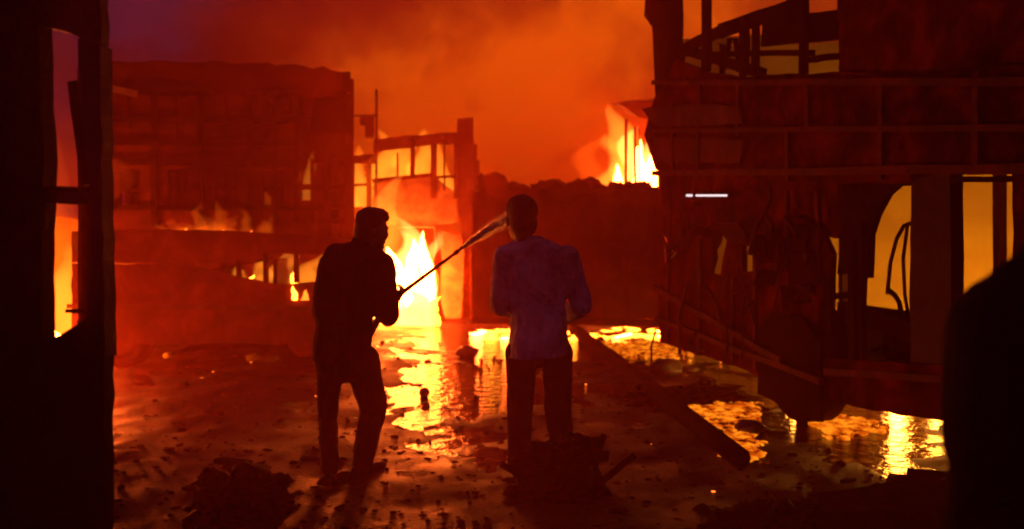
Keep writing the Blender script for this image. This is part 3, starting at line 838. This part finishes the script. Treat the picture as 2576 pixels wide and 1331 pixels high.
def heap(name, label, px, py, wpx, hz, depth, seed, n=26):
    p, d = on_ground(px, py)
    w = wpx / F * d
    root = empty(name, p, label, 'debris heap')
    rnd = random.Random(seed)
    mb = MB(); mb2 = MB()
    for i in range(n):
        u = rnd.uniform(-1, 1); v = rnd.uniform(-1, 1)
        k = max(0, 1 - u * u) * max(0, 1 - v * v * .6)
        z = hz * k * rnd.uniform(.2, .85)
        r = rnd.uniform(.03, .09)
        mb.blob(p + Vector((u * w / 2, v * depth / 2, z)), (r, r, r * rnd.uniform(.5, 1)), 2, .5, 2.0, rnd.uniform(0, 50))
    mb.blob(p, (w / 2, depth / 2, hz * .75), 3, .45, 2.4, seed)
    kind(mb.build('rubble', DEBRIS, root), 'stuff')
    for i in range(22):
        q0 = p + Vector((rnd.uniform(-1, 1) * w * .42, rnd.uniform(-1, 1) * depth * .4, hz * rnd.uniform(.3, .8)))
        m3 = Matrix.Rotation(rnd.uniform(0, 6), 3, 'Z') @ Matrix.Rotation(rnd.uniform(-.9, .9), 3, 'X')
        mb2.box(q0, (rnd.uniform(.05, .28), rnd.uniform(.04, .12), rnd.uniform(.008, .03)), m3)
    kind(mb2.build('scrap', WOOD, root), 'stuff')
    for i in range(7):
        u = rnd.uniform(-.8, .8)
        q0 = p + Vector((u * w / 2, rnd.uniform(-.3, .3) * depth, hz * .2))
        ang = rnd.uniform(-.9, .9)
        q1 = q0 + Vector((math.sin(ang) * .35, rnd.uniform(-.2, .2), abs(math.cos(ang)) * .6 * hz))
        MB().beam(q0, q1, .035, .02, (0, 1, 0), 3, .006).build('splinter', WOOD, root)
    return root
heap('debris_heap', 'black heap of debris rising at the bottom edge left of the hose man', 610, 1300, 220, .32, .7, 11)
heap('debris_heap', 'low dark heap of debris added for the shadow at the feet of the man in the pale shirt', 1405, 1255, 235, .44, .6, 23, 44)  # heap stands in for the shadow around the legs
heap('debris_heap', 'flat dark heap of wreckage between the fallen pole and the bus', 1740, 1005, 330, .14, 1.0, 31)

# loose rubble, too much to count
rb = MB()
rnd = random.Random(5)
for i in range(420):
    d = rnd.uniform(4.8, 15.5)
    x = rnd.uniform(-3.8, 3.4)
    r = rnd.choice((.010, .012, .016, .02, .025, .035))
    rb.blob((x, d, ground_height(x, d) + r * .3), (r * rnd.uniform(.8, 1.8), r, r * rnd.uniform(.4, .8)), 1, .4, 2, rnd.uniform(0, 90))
for i in range(1500):
    d = 4.8 + 6.5 * rnd.random() ** 1.4
    x = rnd.uniform(-3.2, 2.6)
    r = rnd.uniform(.005, .016)
    rb.blob((x, d, ground_height(x, d) + r * .2), (r * rnd.uniform(.8, 2.2), r, r * rnd.uniform(.4, .9)), 1, .4, 2, rnd.uniform(0, 90))
kind(tag(rb.build('rubble', DEBRIS), 'small wet rubble strewn over the yard', 'rubble'), 'stuff')

heap('debris_heap', 'broad black bank of debris added to darken the lower right, in front of the bystander', 2440, 1320, 760, .30, .9, 41, 60)  # bank added to make the lower right corner black
heap('debris_heap', 'thin spread of black debris along the bottom edge, right of centre', 1990, 1330, 420, .10, .6, 47, 40)

GLOWBED = bpy.data.materials.new('mottled_glow_bed')
GLOWBED.use_nodes = True
nt = GLOWBED.node_tree
bs = nt.nodes['Principled BSDF']
bs.inputs['Base Color'].default_value = (0.01, 0.006, 0.005, 1)
bs.inputs['Roughness'].default_value = 0.9
t_ = nt.nodes.new('ShaderNodeTexCoord'); n_ = nt.nodes.new('ShaderNodeTexNoise'); r_ = nt.nodes.new('ShaderNodeValToRGB')
n_.inputs['Scale'].default_value = 9; n_.inputs['Detail'].default_value = 8
r_.color_ramp.elements[0].position = .36; r_.color_ramp.elements[0].color = (.02, .001, 0, 1)
r_.color_ramp.elements[1].position = .62; r_.color_ramp.elements[1].color = (1, .26, .008, 1)
e_ = r_.color_ramp.elements.new(.47); e_.color = (.55, .07, .001, 1)
nt.links.new(t_.outputs['Object'], n_.inputs['Vector']); nt.links.new(n_.outputs['Fac'], r_.inputs['Fac'])
nt.links.new(r_.outputs['Color'], bs.inputs['Emission Color']); bs.inputs['Emission Strength'].default_value = 0.75
def glow_bed(label, outline, seed, n=420):  # flat patch of low lumps with a mottled emission
    rnd = random.Random(seed)
    pts = [on_ground(x, y)[0] for x, y in outline]
    c = sum(pts, Vector()) / len(pts)
    mb = MB()
    for i in range(n):
        k = rnd.randrange(len(pts)); w = rnd.random()
        e = pts[k].lerp(pts[(k + 1) % len(pts)], w)
        q = c.lerp(e, rnd.random() ** .5)
        r = rnd.uniform(.012, .045)
        mb.blob(q + Vector((rnd.gauss(0, .06), rnd.gauss(0, .1), .018)), (r * 1.5, r * 1.6, rnd.uniform(.008, .03)), 1, .5, 2, rnd.uniform(0, 99))
    kind(tag(mb.build('glow_bed', GLOWBED), label, 'ember bed'), 'stuff')
glow_bed('large glowing patch between the fallen pole and the bus wheel', [(1735, 1050), (1800, 1018), (1890, 1012), (1885, 1050), (1840, 1080), (1760, 1085)], 3)
glow_bed('small glowing patch nearer the end of the fallen pole', [(1800, 1098), (1880, 1110), (1885, 1145), (1850, 1150)], 5, 200)
glow_bed('glowing bits standing in for lit ground beneath the bus chassis', [(2078, 1062), (2130, 1060), (2180, 1072), (2150, 1096), (2078, 1098)], 8, 260)  # emission in place of firelight on the ground under the bus
glow_bed('bright glowing bits spread in front of the lorry, right of the pole', [(1500, 872), (1640, 862), (1740, 884), (1690, 905), (1560, 900)], 13, 520)

eb = MB()
rnd = random.Random(12)
for i in range(36):
    d = rnd.uniform(5.5, 15); x = rnd.uniform(-3.5, 3.0)
    r = rnd.uniform(.004, .011) * d / 8
    eb.blob((x, d, max(0, ground_height(x, d)) + r * .5), (r * rnd.uniform(1, 2.2), r, r * .6), 1, .4, 2, rnd.uniform(0, 90))
kind(tag(eb.build('embers', EMBER), 'tiny glowing embers scattered over the wet yard', 'embers'), 'stuff')

# ------------------------------------------------------------------ people
def capsule(mb, p, q, r0, r1, n=14, flat=1.0, flatdir=None):
    p, q = Vector(p), Vector(q)
    ax = q - p
    ln = ax.length
    if ln < 1e-6:
        ax = Vector((0, 0, 1))
    ax.normalize()
    a = (Vector(flatdir) if flatdir else Vector((0, 1, 0)))
    a = a - ax * a.dot(ax)
    if a.length < 1e-3:
        a = Vector((1, 0, 0)) - ax * ax.x
    a.normalize(); b = ax.cross(a)
    rings = []
    for k in range(1, 5):
        th = math.pi / 2 * (1 - k / 5)
        rings.append((p - ax * r0 * math.sin(th), r0 * math.cos(th)))
    rings.append((p, r0)); rings.append((q, r1))
    for k in range(1, 5):
        th = math.pi / 2 * k / 5
        rings.append((q + ax * r1 * math.sin(th), r1 * math.cos(th)))
    vs = []
    for c, r in rings:
        for k in range(n):
            th = 2 * math.pi * k / n
            vs.append(c + (a * math.cos(th) * flat + b * math.sin(th)) * r)
    fs = []
    for i in range(len(rings) - 1):
        for k in range(n):
            fs.append((i * n + k, i * n + (k + 1) % n, (i + 1) * n + (k + 1) % n, (i + 1) * n + k))
    fs.append(tuple(reversed(range(n)))); fs.append(tuple((len(rings) - 1) * n + k for k in range(n)))
    mb.add(vs, fs)

def ell(mb, c, r, rot=None):
    bm = bmesh.new()
    bmesh.ops.create_icosphere(bm, subdivisions=3, radius=1)
    c = Vector(c)
    R = rot or Matrix.Identity(3)
    vs = [c + R @ Vector((v.co.x * r[0], v.co.y * r[1], v.co.z * r[2])) for v in bm.verts]
    bm.verts.index_update()
    fs = [tuple(v.index for v in f.verts) for f in bm.faces]
    bm.free()
    mb.add(vs, fs)

def fuse(mb, name, m, parent, voxel=.012, smooth=6, folds=0.0, fscale=9.0, seed=0.0, hem=None):
    """melt overlapping volumes into one continuous skin"""
    me = bpy.data.meshes.new(name)
    me.from_pydata([tuple(v) for v in mb.v], [], mb.f)
    tmp = bpy.data.objects.new('tmp', me)
    COL.objects.link(tmp)
    r = tmp.modifiers.new('r', 'REMESH'); r.mode = 'VOXEL'; r.voxel_size = voxel
    s = tmp.modifiers.new('s', 'SMOOTH'); s.iterations = smooth; s.factor = .5
    dg = bpy.context.evaluated_depsgraph_get()
    nm_ = bpy.data.meshes.new_from_object(tmp.evaluated_get(dg))
    bpy.data.objects.remove(tmp)
    if folds > 0:
        nrm = [v.normal.copy() for v in nm_.vertices]
        for v, n in zip(nm_.vertices, nrm):
            q = v.co * fscale + Vector((seed, 0, 0))
            q.z *= .55
            v.co += n * folds * (mnoise.fractal(q, .8, 2.0, 3) + .6 * mnoise.noise(q * .5))
    if hem is not None:
        bm = bmesh.new()
        bm.from_mesh(nm_)
        cut = bmesh.ops.bisect_plane(bm, geom=bm.verts[:] + bm.edges[:] + bm.faces[:], plane_co=(0, 0, hem), plane_no=(.06, .10, -1), clear_outer=True)
        ed = [e for e in cut['geom_cut'] if isinstance(e, bmesh.types.BMEdge)]
        bmesh.ops.holes_fill(bm, edges=ed)
        bm.to_mesh(nm_)
        bm.free()
    nm_.polygons.foreach_set('use_smooth', [True] * len(nm_.polygons))
    nm_.materials.clear()
    nm_.materials.append(m)
    nm_.name = name
    ob = bpy.data.objects.new(name, nm_)
    COL.objects.link(ob)
    ob.parent = parent
    return ob

def hand(mb, wrist, dirv, curl, side, s=1.0):
    """palm, four unequal fingers curling towards `curl`, thumb leaving the side of the palm"""
    w = Vector(wrist); d = Vector(dirv).normalized(); c = Vector(curl)
    c = (c - d * c.dot(d)).normalized(); x = d.cross(c).normalized() * side
    capsule(mb, w, w + d * .045 * s, .026 * s, .030 * s, 10)
    for k in (-1.5, -.5, .5, 1.5):
        capsule(mb, w + d * .03 * s + x * .010 * k * s, w + d * .085 * s + x * .0125 * k * 1.35 * s, .017 * s, .015 * s, 8)
    for k, ln in zip((-1.5, -.5, .5, 1.5), (.9, 1.05, 1.0, .78)):
        a = w + d * .09 * s + x * .0185 * k * s
        b1 = a + (d * .55 + c * .8) * .036 * ln * s
        b2 = b1 + (-d * .1 + c * 1.0) * .028 * ln * s
        b3 = b2 + (-d * .75 + c * .5) * .022 * ln * s
        capsule(mb, a, b1, .0095 * s, .009 * s, 8); capsule(mb, b1, b2, .009 * s, .0085 * s, 8); capsule(mb, b2, b3, .0085 * s, .0075 * s, 8)
    t0 = w + d * .025 * s - x * .024 * s
    t1 = t0 + (d * .5 - x * .6 + c * .5) * .04 * s
    t2 = t1 + (d * .5 + x * .1 + c * .8) * .032 * s
    capsule(mb, t0, t1, .014 * s, .011 * s, 8); capsule(mb, t1, t2, .011 * s, .009 * s, 8)

def head(mb, c, face, s=1.0, tilt=0.0):
    c = Vector(c)
    f = Vector(face).normalized()
    yaw = math.atan2(-f.x, f.y)
    R = Matrix.Rotation(yaw, 3, 'Z') @ Matrix.Rotation(tilt, 3, 'X')
    pt = lambda x, y, z: c + R @ (Vector((x, y, z)) * s)
    ell(mb, pt(0, -.008, .03), (.076 * s, .096 * s, .095 * s), R)
    ell(mb, pt(0, .030, -.045), (.060 * s, .062 * s, .078 * s), R)
    ell(mb, pt(0, .075, -.098), (.026 * s, .020 * s, .020 * s), R)      # chin
    ell(mb, pt(0, .102, -.020), (.013 * s, .020 * s, .026 * s), R)      # nose
    ell(mb, pt(0, .088, .022), (.048 * s, .014 * s, .012 * s), R)       # brow
    ell(mb, pt(0, .090, -.066), (.024 * s, .010 * s, .009 * s), R)      # lips
    for sx in (-1, 1):
        ell(mb, pt(.030 * sx, .086, -.002), (.013 * s, .010 * s, .010 * s), R)   # eye
        ell(mb, pt(.040 * sx, .072, -.035), (.020 * s, .016 * s, .018 * s), R)   # cheek
        ell(mb, pt(.080 * sx, -.006, -.012), (.010 * s, .020 * s, .032 * s), R)  # ear
    return pt, R

def shoe(mb, ankle, toe_dir, s=1.0):
    a = Vector(ankle); t = Vector(toe_dir); t.z = 0; t.normalize()
    capsule(mb, Vector((a.x, a.y, .045)) - t * .06, Vector((a.x, a.y, .04)) + t * .17 * s, .042, .036, 12)
    capsule(mb, Vector((a.x, a.y, .05)), a, .046, .044, 12)

# --- the hose man
D1 = 6.14
R1 = Vector((G(888, D1).x, D1, 0))
root = empty('person', R1, 'person in dark jacket and trousers leaning forward and aiming a hose lance at the fire', 'person')
def l1(px, py, y=0.0):
    d = D1 + y
    return P(px, py, d) - R1
J = dict(head=l1(937, 578), neck=l1(922, 640), chest=l1(898, 700), waist=l1(868, 800), pelvis=l1(866, 885),
         lsh=l1(846, 645, .06), rsh=l1(962, 668, -.02), lel=l1(880, 770, .28), rel=l1(972, 786, .10),
         lha=l1(985, 748, .30), rha=l1(1006, 737, .17),
         lhip=l1(830, 915), rhip=l1(910, 910), lkn=l1(824, 1055, .08), rkn=l1(938, 1025, .22), lan=l1(828, 1195, -.16), ran=l1(912, 1190, .10))
bd = MB()
pt, HR = head(bd, J['head'], (.75, .66, 0), 1.06, -.12)
capsule(bd, J['neck'], J['head'] + Vector((-.01, 0, -.07)), .062, .058)
capsule(bd, J['neck'], J['chest'], .07, .13, 16, .75); capsule(bd, J['chest'], J['waist'], .15, .135, 16, .75); capsule(bd, J['waist'], J['pelvis'], .135, .14, 16, .8)
capsule(bd, J['neck'], J['lsh'], .06, .055); capsule(bd, J['neck'], J['rsh'], .06, .055)
for s_ in 'lr':
    capsule(bd, J[s_ + 'sh'], J[s_ + 'el'], .05, .042); capsule(bd, J[s_ + 'el'], J[s_ + 'ha'], .042, .028)
    capsule(bd, J[s_ + 'hip'], J[s_ + 'kn'], .08, .055); capsule(bd, J[s_ + 'kn'], J[s_ + 'an'], .055, .038)
    capsule(bd, J['pelvis'], J[s_ + 'hip'], .11, .085)
    capsule(bd, J[s_ + 'an'], J[s_ + 'an'] + Vector((0, .06, -.05)), .04, .035)
lance_a = P(984, 757, D1 + .42); lance_b = P(1152, 632, D1 + 1.35)
lax = (lance_b - lance_a).normalized()
def grip(px):
    t = 0
    best = min((abs((CX + F * p.x / p.y) - px), i) for i, p in enumerate([lance_a.lerp(lance_b, k / 60) for k in range(61)]))
    return lance_a.lerp(lance_b, best[1] / 60)
gr_r = grip(1010) - R1; gr_l = grip(990) - R1
for s_, g in (('r', gr_r), ('l', gr_l)):
    wr = g + Vector((-.055, -.05 if s_ == 'r' else .05, -.035))
    capsule(bd, J[s_ + 'el'], wr, .042, .027)
    hand(bd, wr, (g - wr), Vector((0, 0, 1)) if s_ == 'r' else Vector((.2, -.4, .8)), 1 if s_ == 'r' else -1, .95)
    J[s_ + 'ha'] = wr
fuse(bd, 'body', SKIN, root, .0085, 4)
jk = MB()
capsule(jk, l1(921, 632), J['chest'] + Vector((0, 0, .04)), .085, .165, 18, .8)
capsule(jk, l1(893, 680), l1(866, 800), .19, .185, 20, .72); capsule(jk, l1(866, 800), l1(862, 868), .185, .188, 20, .75)
capsule(jk, l1(862, 868), l1(862, 960), .188, .190, 20, .78)
capsule(jk, l1(915, 635), J['lsh'], .085, .085); capsule(jk, l1(920, 640), J['rsh'], .085, .082)
capsule(jk, J['lsh'], J['lel'], .088, .068); capsule(jk, J['rsh'], J['rel'], .088, .086)
capsule(jk, l1(838, 670), l1(830, 780), .10, .115)
capsule(jk, J['lel'], J['lha'].lerp(J['lel'], .12), .066, .045); capsule(jk, J['rel'], J['rha'].lerp(J['rel'], .14), .070, .046)
capsule(jk, l1(908, 606), l1(926, 606), .060, .060)
fuse(jk, 'jacket', JACKET, root, .012, 7, .012, 8.0, 1, hem=.80)
tr = MB()
capsule(tr, l1(858, 880), l1(862, 905), .165, .165, 18, .8)
capsule(tr, J['pelvis'], J['lhip'], .13, .105); capsule(tr, J['pelvis'], J['rhip'], .13, .115)
capsule(tr, J['lhip'], J['lkn'], .092, .062); capsule(tr, J['lkn'], J['lan'] + Vector((0, 0, .05)), .062, .060)
capsule(tr, J['rhip'], J['rkn'], .115, .096); capsule(tr, J['rkn'], J['ran'] + Vector((0, 0, .05)), .094, .066)
fuse(tr, 'trousers', TROUSER, root, .012, 5, .009, 9.0, 5)
sh = MB()
shoe(sh, J['lan'] + Vector((0, 0, -.02)), (.4, .9, 0)); shoe(sh, J['ran'] + Vector((0, 0, -.02)), (.6, .8, 0))
fuse(sh, 'shoes', SHOE, root, .010, 3)
hr = MB()
ell(hr, pt(0, -.026, .048), (.088, .098, .094), HR); ell(hr, pt(0, .02, .088), (.078, .085, .055), HR); ell(hr, pt(0, -.06, -.01), (.075, .06, .085), HR)
fuse(hr, 'hair', HAIR, root, .009, 3, .006, 40)

# the lance and the jet
root = empty('hose_lance', Vector((lance_a.x, lance_a.y, lance_a.z)), 'dark hose lance held up by the person in the dark jacket', 'hose')
MB().tube([lance_a, lance_a.lerp(lance_b, .25), lance_a.lerp(lance_b, .9), lance_b], [.021, .017, .013, .012], 10).build('lance_tube', BRASS, root, True)
MB().tube([lance_b - lax * .06, lance_b - lax * .02, lance_b + lax * .02], [.018, .020, .012], 10).build('nozzle', BRASS, root, True)
hp = [lance_a + lax * .02, lance_a - lax * .12 + Vector((0, .02, -.03)), lance_a + Vector((-.20, .10, -.35)), Vector((lance_a.x - .20, lance_a.y + .12, .45)), Vector((lance_a.x - .21, lance_a.y + .05, .06)), Vector((lance_a.x - .40, lance_a.y - .05, .04)), Vector((lance_a.x - .62, lance_a.y + .02, .04))]
sm = []
for i in range(len(hp) - 1):
    p0, p1, p2, p3 = hp[max(i - 1, 0)], hp[i], hp[i + 1], hp[min(i + 2, len(hp) - 1)]
    for k in range(6):
        t = k / 6
        sm.append(.5 * ((2 * p1) + (p2 - p0) * t + (2 * p0 - 5 * p1 + 4 * p2 - p3) * t * t + (3 * p1 - p0 - 3 * p2 + p3) * t ** 3))
MB().tube(sm + [hp[-1]], .024, 8).build('hose', HOSE, root, True)
jet = MB()
rnd = random.Random(9)
jend = lance_b + lax * 1.55
jd = (jend - lance_b)
for i in range(3600):
    t = rnd.random() ** 1.25
    c = lance_b + jd * t + Vector((0, 0, -.10 * t * t))
    rad = .006 + .085 * t
    off = Vector((rnd.gauss(0, 1), rnd.gauss(0, 1), rnd.gauss(0, 1))) * rad * .5
    r = rnd.uniform(.0015, .0035); ln = rnd.uniform(.02, .07)
    c = c + off
    sx = lax.cross(Vector((0, 0, 1))).normalized() * r; sy = lax.cross(sx).normalized() * r
    jet.add([c - lax * ln, c + sx, c + sy, c - sx, c - sy, c + lax * ln], [(0, 1, 2), (0, 2, 3), (0, 3, 4), (0, 4, 1), (5, 2, 1), (5, 3, 2), (5, 4, 3), (5, 1, 4)])
jo = jet.build('water_jet', SPRAY)
kind(tag(jo, 'fine jet of water leaving the hose lance towards the dark lorry', 'water jet'), 'stuff')

# --- the man in the pale shirt
D2 = 6.2
R2 = Vector((G(1350, D2).x, D2, 0))
root = empty('person', R2, 'person in a pale blue shirt and dark trousers seen from behind, facing the fire', 'person')
def l2(px, py, y=0.0):
    return P(px, py, D2 + y) - R2
J = dict(head=l2(1311, 552), neck=l2(1322, 618), chest=l2(1348, 690), waist=l2(1356, 790), pelvis=l2(1358, 870),
         lsh=l2(1272, 648), rsh=l2(1428, 655), lel=l2(1258, 768, .06), rel=l2(1470, 772, .02), lha=l2(1320, 790, .36), rha=l2(1412, 800, .32),
         lhip=l2(1312, 890), rhip=l2(1402, 890), lkn=l2(1308, 1050, .05), rkn=l2(1406, 1050, .02), lan=l2(1304, 1185), ran=l2(1418, 1190, -.08))
bd = MB()
pt, HR = head(bd, J['head'], (-.25, .97, 0), 1.2, -.05)
capsule(bd, J['neck'], J['head'] + Vector((0, 0, -.07)), .062, .058)
capsule(bd, J['neck'], J['chest'], .07, .14, 16, .72); capsule(bd, J['chest'], J['waist'], .16, .145, 16, .72); capsule(bd, J['waist'], J['pelvis'], .145, .15, 16, .78)
for s_ in 'lr':
    capsule(bd, J['neck'], J[s_ + 'sh'], .06, .055)
    capsule(bd, J[s_ + 'sh'], J[s_ + 'el'], .05, .042); capsule(bd, J[s_ + 'el'], J[s_ + 'ha'], .042, .027)
    hand(bd, J[s_ + 'ha'], Vector((.5 if s_ == 'l' else -.5, .7, .2)), Vector((0, .3, -1)), 1 if s_ == 'r' else -1)
    capsule(bd, J[s_ + 'hip'], J[s_ + 'kn'], .085, .058); capsule(bd, J[s_ + 'kn'], J[s_ + 'an'], .056, .038)
    capsule(bd, J['pelvis'], J[s_ + 'hip'], .11, .085)
    capsule(bd, J[s_ + 'an'], J[s_ + 'an'] + Vector((0, .06, -.05)), .04, .035)
fuse(bd, 'body', SKIN, root, .0085, 4)
st_ = MB()
capsule(st_, l2(1322, 612), J['chest'] + Vector((0, 0, .05)), .075, .165, 18, .75)
capsule(st_, l2(1346, 672), l2(1354, 780), .210, .175, 20, .68); capsule(st_, l2(1354, 780), l2(1357, 868), .175, .20, 20, .74); capsule(st_, l2(1357, 820), l2(1357, 905), .185, .222, 20, .80); capsule(st_, l2(1357, 905), l2(1357, 960), .222, .225, 20, .80)
for s_ in 'lr':
    capsule(st_, l2(1326, 622), J[s_ + 'sh'], .075, .078)
    capsule(st_, J[s_ + 'sh'], J[s_ + 'el'], .085, .070); capsule(st_, J[s_ + 'el'], J[s_ + 'ha'].lerp(J[s_ + 'el'], .15), .068, .045)
fuse(st_, 'shirt', SHIRT, root, .012, 6, .016, 7.0, 3, hem=.815)
tr = MB()
capsule(tr, J['pelvis'] + Vector((-.04, 0, 0)), J['pelvis'] + Vector((.04, 0, 0)), .125, .125, 16)
for s_ in 'lr':
    capsule(tr, J['pelvis'], J[s_ + 'hip'], .12, .105)
    capsule(tr, J[s_ + 'hip'], J[s_ + 'kn'], .102, .085); capsule(tr, J[s_ + 'kn'], J[s_ + 'an'] + Vector((0, 0, .05)), .085, .075)
fuse(tr, 'trousers', TROUSER, root, .012, 5, .009, 9.0, 8)
sh = MB()
shoe(sh, J['lan'] + Vector((0, 0, -.01)), (-.2, 1, 0)); shoe(sh, J['ran'] + Vector((0, 0, -.01)), (.2, 1, 0))
fuse(sh, 'shoes', SHOE, root, .010, 3)
hr = MB()
ell(hr, pt(0, -.024, .045), (.102, .114, .108), HR); ell(hr, pt(0, -.05, -.02), (.092, .076, .096), HR); ell(hr, pt(0, .02, .085), (.086, .09, .06), HR)
fuse(hr, 'hair', HAIR, root, .009, 3, .006, 40)

# --- bystander, close at the right edge
D3 = 2.0
R3 = Vector((G(2700, D3).x, D3, 0))
root = empty('person', R3, 'person in a black coat seen from behind at the right edge of the frame', 'person')
def l3(x, z, y=0.0):
    return Vector((x, y, z))
J = dict(head=l3(.03, 1.80), neck=l3(.02, 1.62), chest=l3(0, 1.40), waist=l3(0, 1.15), pelvis=l3(0, .98),
         lsh=l3(-.142, 1.39), rsh=l3(.19, 1.48), lel=l3(-.168, 1.16, -.02), rel=l3(.25, 1.18, .06), lha=l3(-.19, .93, .09), rha=l3(.1, 1.25, .33),
         lhip=l3(-.09, .95), rhip=l3(.09, .95), lkn=l3(-.10, .52, .02), rkn=l3(.10, .52, .02), lan=l3(-.11, .09), ran=l3(.12, .09))
bd = MB()
pt, HR = head(bd, J['head'], (-.3, .95, 0), 1.04, 0)
capsule(bd, J['neck'], J['head'] + Vector((0, 0, -.07)), .062, .058)
capsule(bd, J['neck'], J['chest'], .07, .14, 16, .72); capsule(bd, J['chest'], J['waist'], .15, .145, 16, .72); capsule(bd, J['waist'], J['pelvis'], .145, .15, 16, .78)
for s_ in 'lr':
    capsule(bd, J['neck'], J[s_ + 'sh'], .06, .055)
    capsule(bd, J[s_ + 'sh'], J[s_ + 'el'], .05, .042); capsule(bd, J[s_ + 'el'], J[s_ + 'ha'], .042, .027)
    hand(bd, J[s_ + 'ha'], J[s_ + 'ha'] - J[s_ + 'el'], Vector((.6, .6, 0)) if s_ == 'l' else Vector((0, .5, .8)), 1 if s_ == 'r' else -1)
    capsule(bd, J[s_ + 'hip'], J[s_ + 'kn'], .085, .058); capsule(bd, J[s_ + 'kn'], J[s_ + 'an'], .056, .038)
    capsule(bd, J[s_ + 'an'], J[s_ + 'an'] + Vector((0, .06, -.05)), .04, .035)
fuse(bd, 'body', SKIN, root, .0085, 4)
ct = MB()
capsule(ct, l3(.02, 1.58), l3(0, 1.42), .085, .17, 18, .75)
capsule(ct, l3(0, 1.40), l3(0, 1.15), .20, .20, 20, .72); capsule(ct, l3(0, 1.15), l3(0, .80), .20, .21, 20, .75)
for s_ in 'lr':
    capsule(ct, l3(.02, 1.575), J[s_ + 'sh'], .085, .112)
    capsule(ct, J[s_ + 'sh'], J[s_ + 'el'], .122, .104); capsule(ct, J[s_ + 'el'], J[s_ + 'ha'].lerp(J[s_ + 'el'], .12), .083, .052)
fuse(ct, 'coat', BLACKCLOTH, root, .012, 7, .008, 7.0, 13)
tr = MB()
for s_ in 'lr':
    capsule(tr, J[s_ + 'hip'], J[s_ + 'kn'], .105, .082); capsule(tr, J[s_ + 'kn'], J[s_ + 'an'] + Vector((0, 0, .05)), .08, .07)
fuse(tr, 'trousers', TROUSER, root, .012, 5, .008, 9.0, 8)
sh = MB()
shoe(sh, J['lan'], (-.2, 1, 0)); shoe(sh, J['ran'], (.2, 1, 0))
fuse(sh, 'shoes', SHOE, root, .010, 3)
hr = MB()
ell(hr, pt(0, -.024, .045), (.086, .100, .092), HR); ell(hr, pt(0, -.05, -.02), (.076, .064, .082), HR)
fuse(hr, 'hair', HAIR, root, .009, 3, .006, 40)

# ------------------------------------------------------------------ rolling smoke: billows of one even density each
def smoke_mat(name, col, dens):
    m = bpy.data.materials.new(name)
    m.use_nodes = True
    nt = m.node_tree
    nt.nodes.clear()
    o = nt.nodes.new('ShaderNodeOutputMaterial')
    v = nt.nodes.new('ShaderNodeVolumePrincipled')
    v.inputs['Color'].default_value = (*col, 1)
    v.inputs['Density'].default_value = dens
    v.inputs['Anisotropy'].default_value = 0.3
    nt.links.new(v.outputs[0], o.inputs['Volume'])
    return m
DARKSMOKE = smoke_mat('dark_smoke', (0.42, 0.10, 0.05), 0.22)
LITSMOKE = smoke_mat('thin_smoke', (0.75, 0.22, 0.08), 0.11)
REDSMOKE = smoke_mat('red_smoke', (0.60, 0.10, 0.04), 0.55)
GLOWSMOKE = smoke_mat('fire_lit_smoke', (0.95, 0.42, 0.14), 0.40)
def billow(label, m, pts, seed):
    rnd = random.Random(seed)
    mb = MB()
    cs = []
    for k in range(len(pts) - 1):
        (p, r0), (q, r1) = pts[k], pts[k + 1]
        n = max(2, int((q - p).length / (min(r0, r1) * .55)))
        for i in range(n):
            t = i / n
            r = r0 + (r1 - r0) * t
            c = p.lerp(q, t) + Vector((rnd.gauss(0, .3), rnd.gauss(0, .3), rnd.gauss(0, .25))) * r
            mb.blob(c, (r * rnd.uniform(.5, .9), r * rnd.uniform(.5, .9), r * rnd.uniform(.4, .8)), 2, .4, 1.3, rnd.uniform(0, 99))
            cs.append(c)
    o = fuse(mb, 'smoke', m, None, .11, 3, .12, 1.6, seed)
    kind(tag(o, label, 'smoke'), 'stuff')
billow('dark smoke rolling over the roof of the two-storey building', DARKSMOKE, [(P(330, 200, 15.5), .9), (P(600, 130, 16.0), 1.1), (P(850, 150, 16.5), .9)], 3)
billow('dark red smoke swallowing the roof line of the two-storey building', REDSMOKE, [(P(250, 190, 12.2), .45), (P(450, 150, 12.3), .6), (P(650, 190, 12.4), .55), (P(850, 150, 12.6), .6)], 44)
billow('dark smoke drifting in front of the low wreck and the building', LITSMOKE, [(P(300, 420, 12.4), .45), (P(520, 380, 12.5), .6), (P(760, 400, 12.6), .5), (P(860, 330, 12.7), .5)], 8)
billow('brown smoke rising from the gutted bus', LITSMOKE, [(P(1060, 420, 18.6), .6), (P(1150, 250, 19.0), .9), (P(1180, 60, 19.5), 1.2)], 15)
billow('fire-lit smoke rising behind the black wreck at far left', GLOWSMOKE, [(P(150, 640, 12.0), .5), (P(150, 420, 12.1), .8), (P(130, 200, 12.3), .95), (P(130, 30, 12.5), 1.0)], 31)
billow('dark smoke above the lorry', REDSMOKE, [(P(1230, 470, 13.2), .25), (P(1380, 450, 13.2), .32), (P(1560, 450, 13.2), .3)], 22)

# ------------------------------------------------------------------ the smoke-filled air
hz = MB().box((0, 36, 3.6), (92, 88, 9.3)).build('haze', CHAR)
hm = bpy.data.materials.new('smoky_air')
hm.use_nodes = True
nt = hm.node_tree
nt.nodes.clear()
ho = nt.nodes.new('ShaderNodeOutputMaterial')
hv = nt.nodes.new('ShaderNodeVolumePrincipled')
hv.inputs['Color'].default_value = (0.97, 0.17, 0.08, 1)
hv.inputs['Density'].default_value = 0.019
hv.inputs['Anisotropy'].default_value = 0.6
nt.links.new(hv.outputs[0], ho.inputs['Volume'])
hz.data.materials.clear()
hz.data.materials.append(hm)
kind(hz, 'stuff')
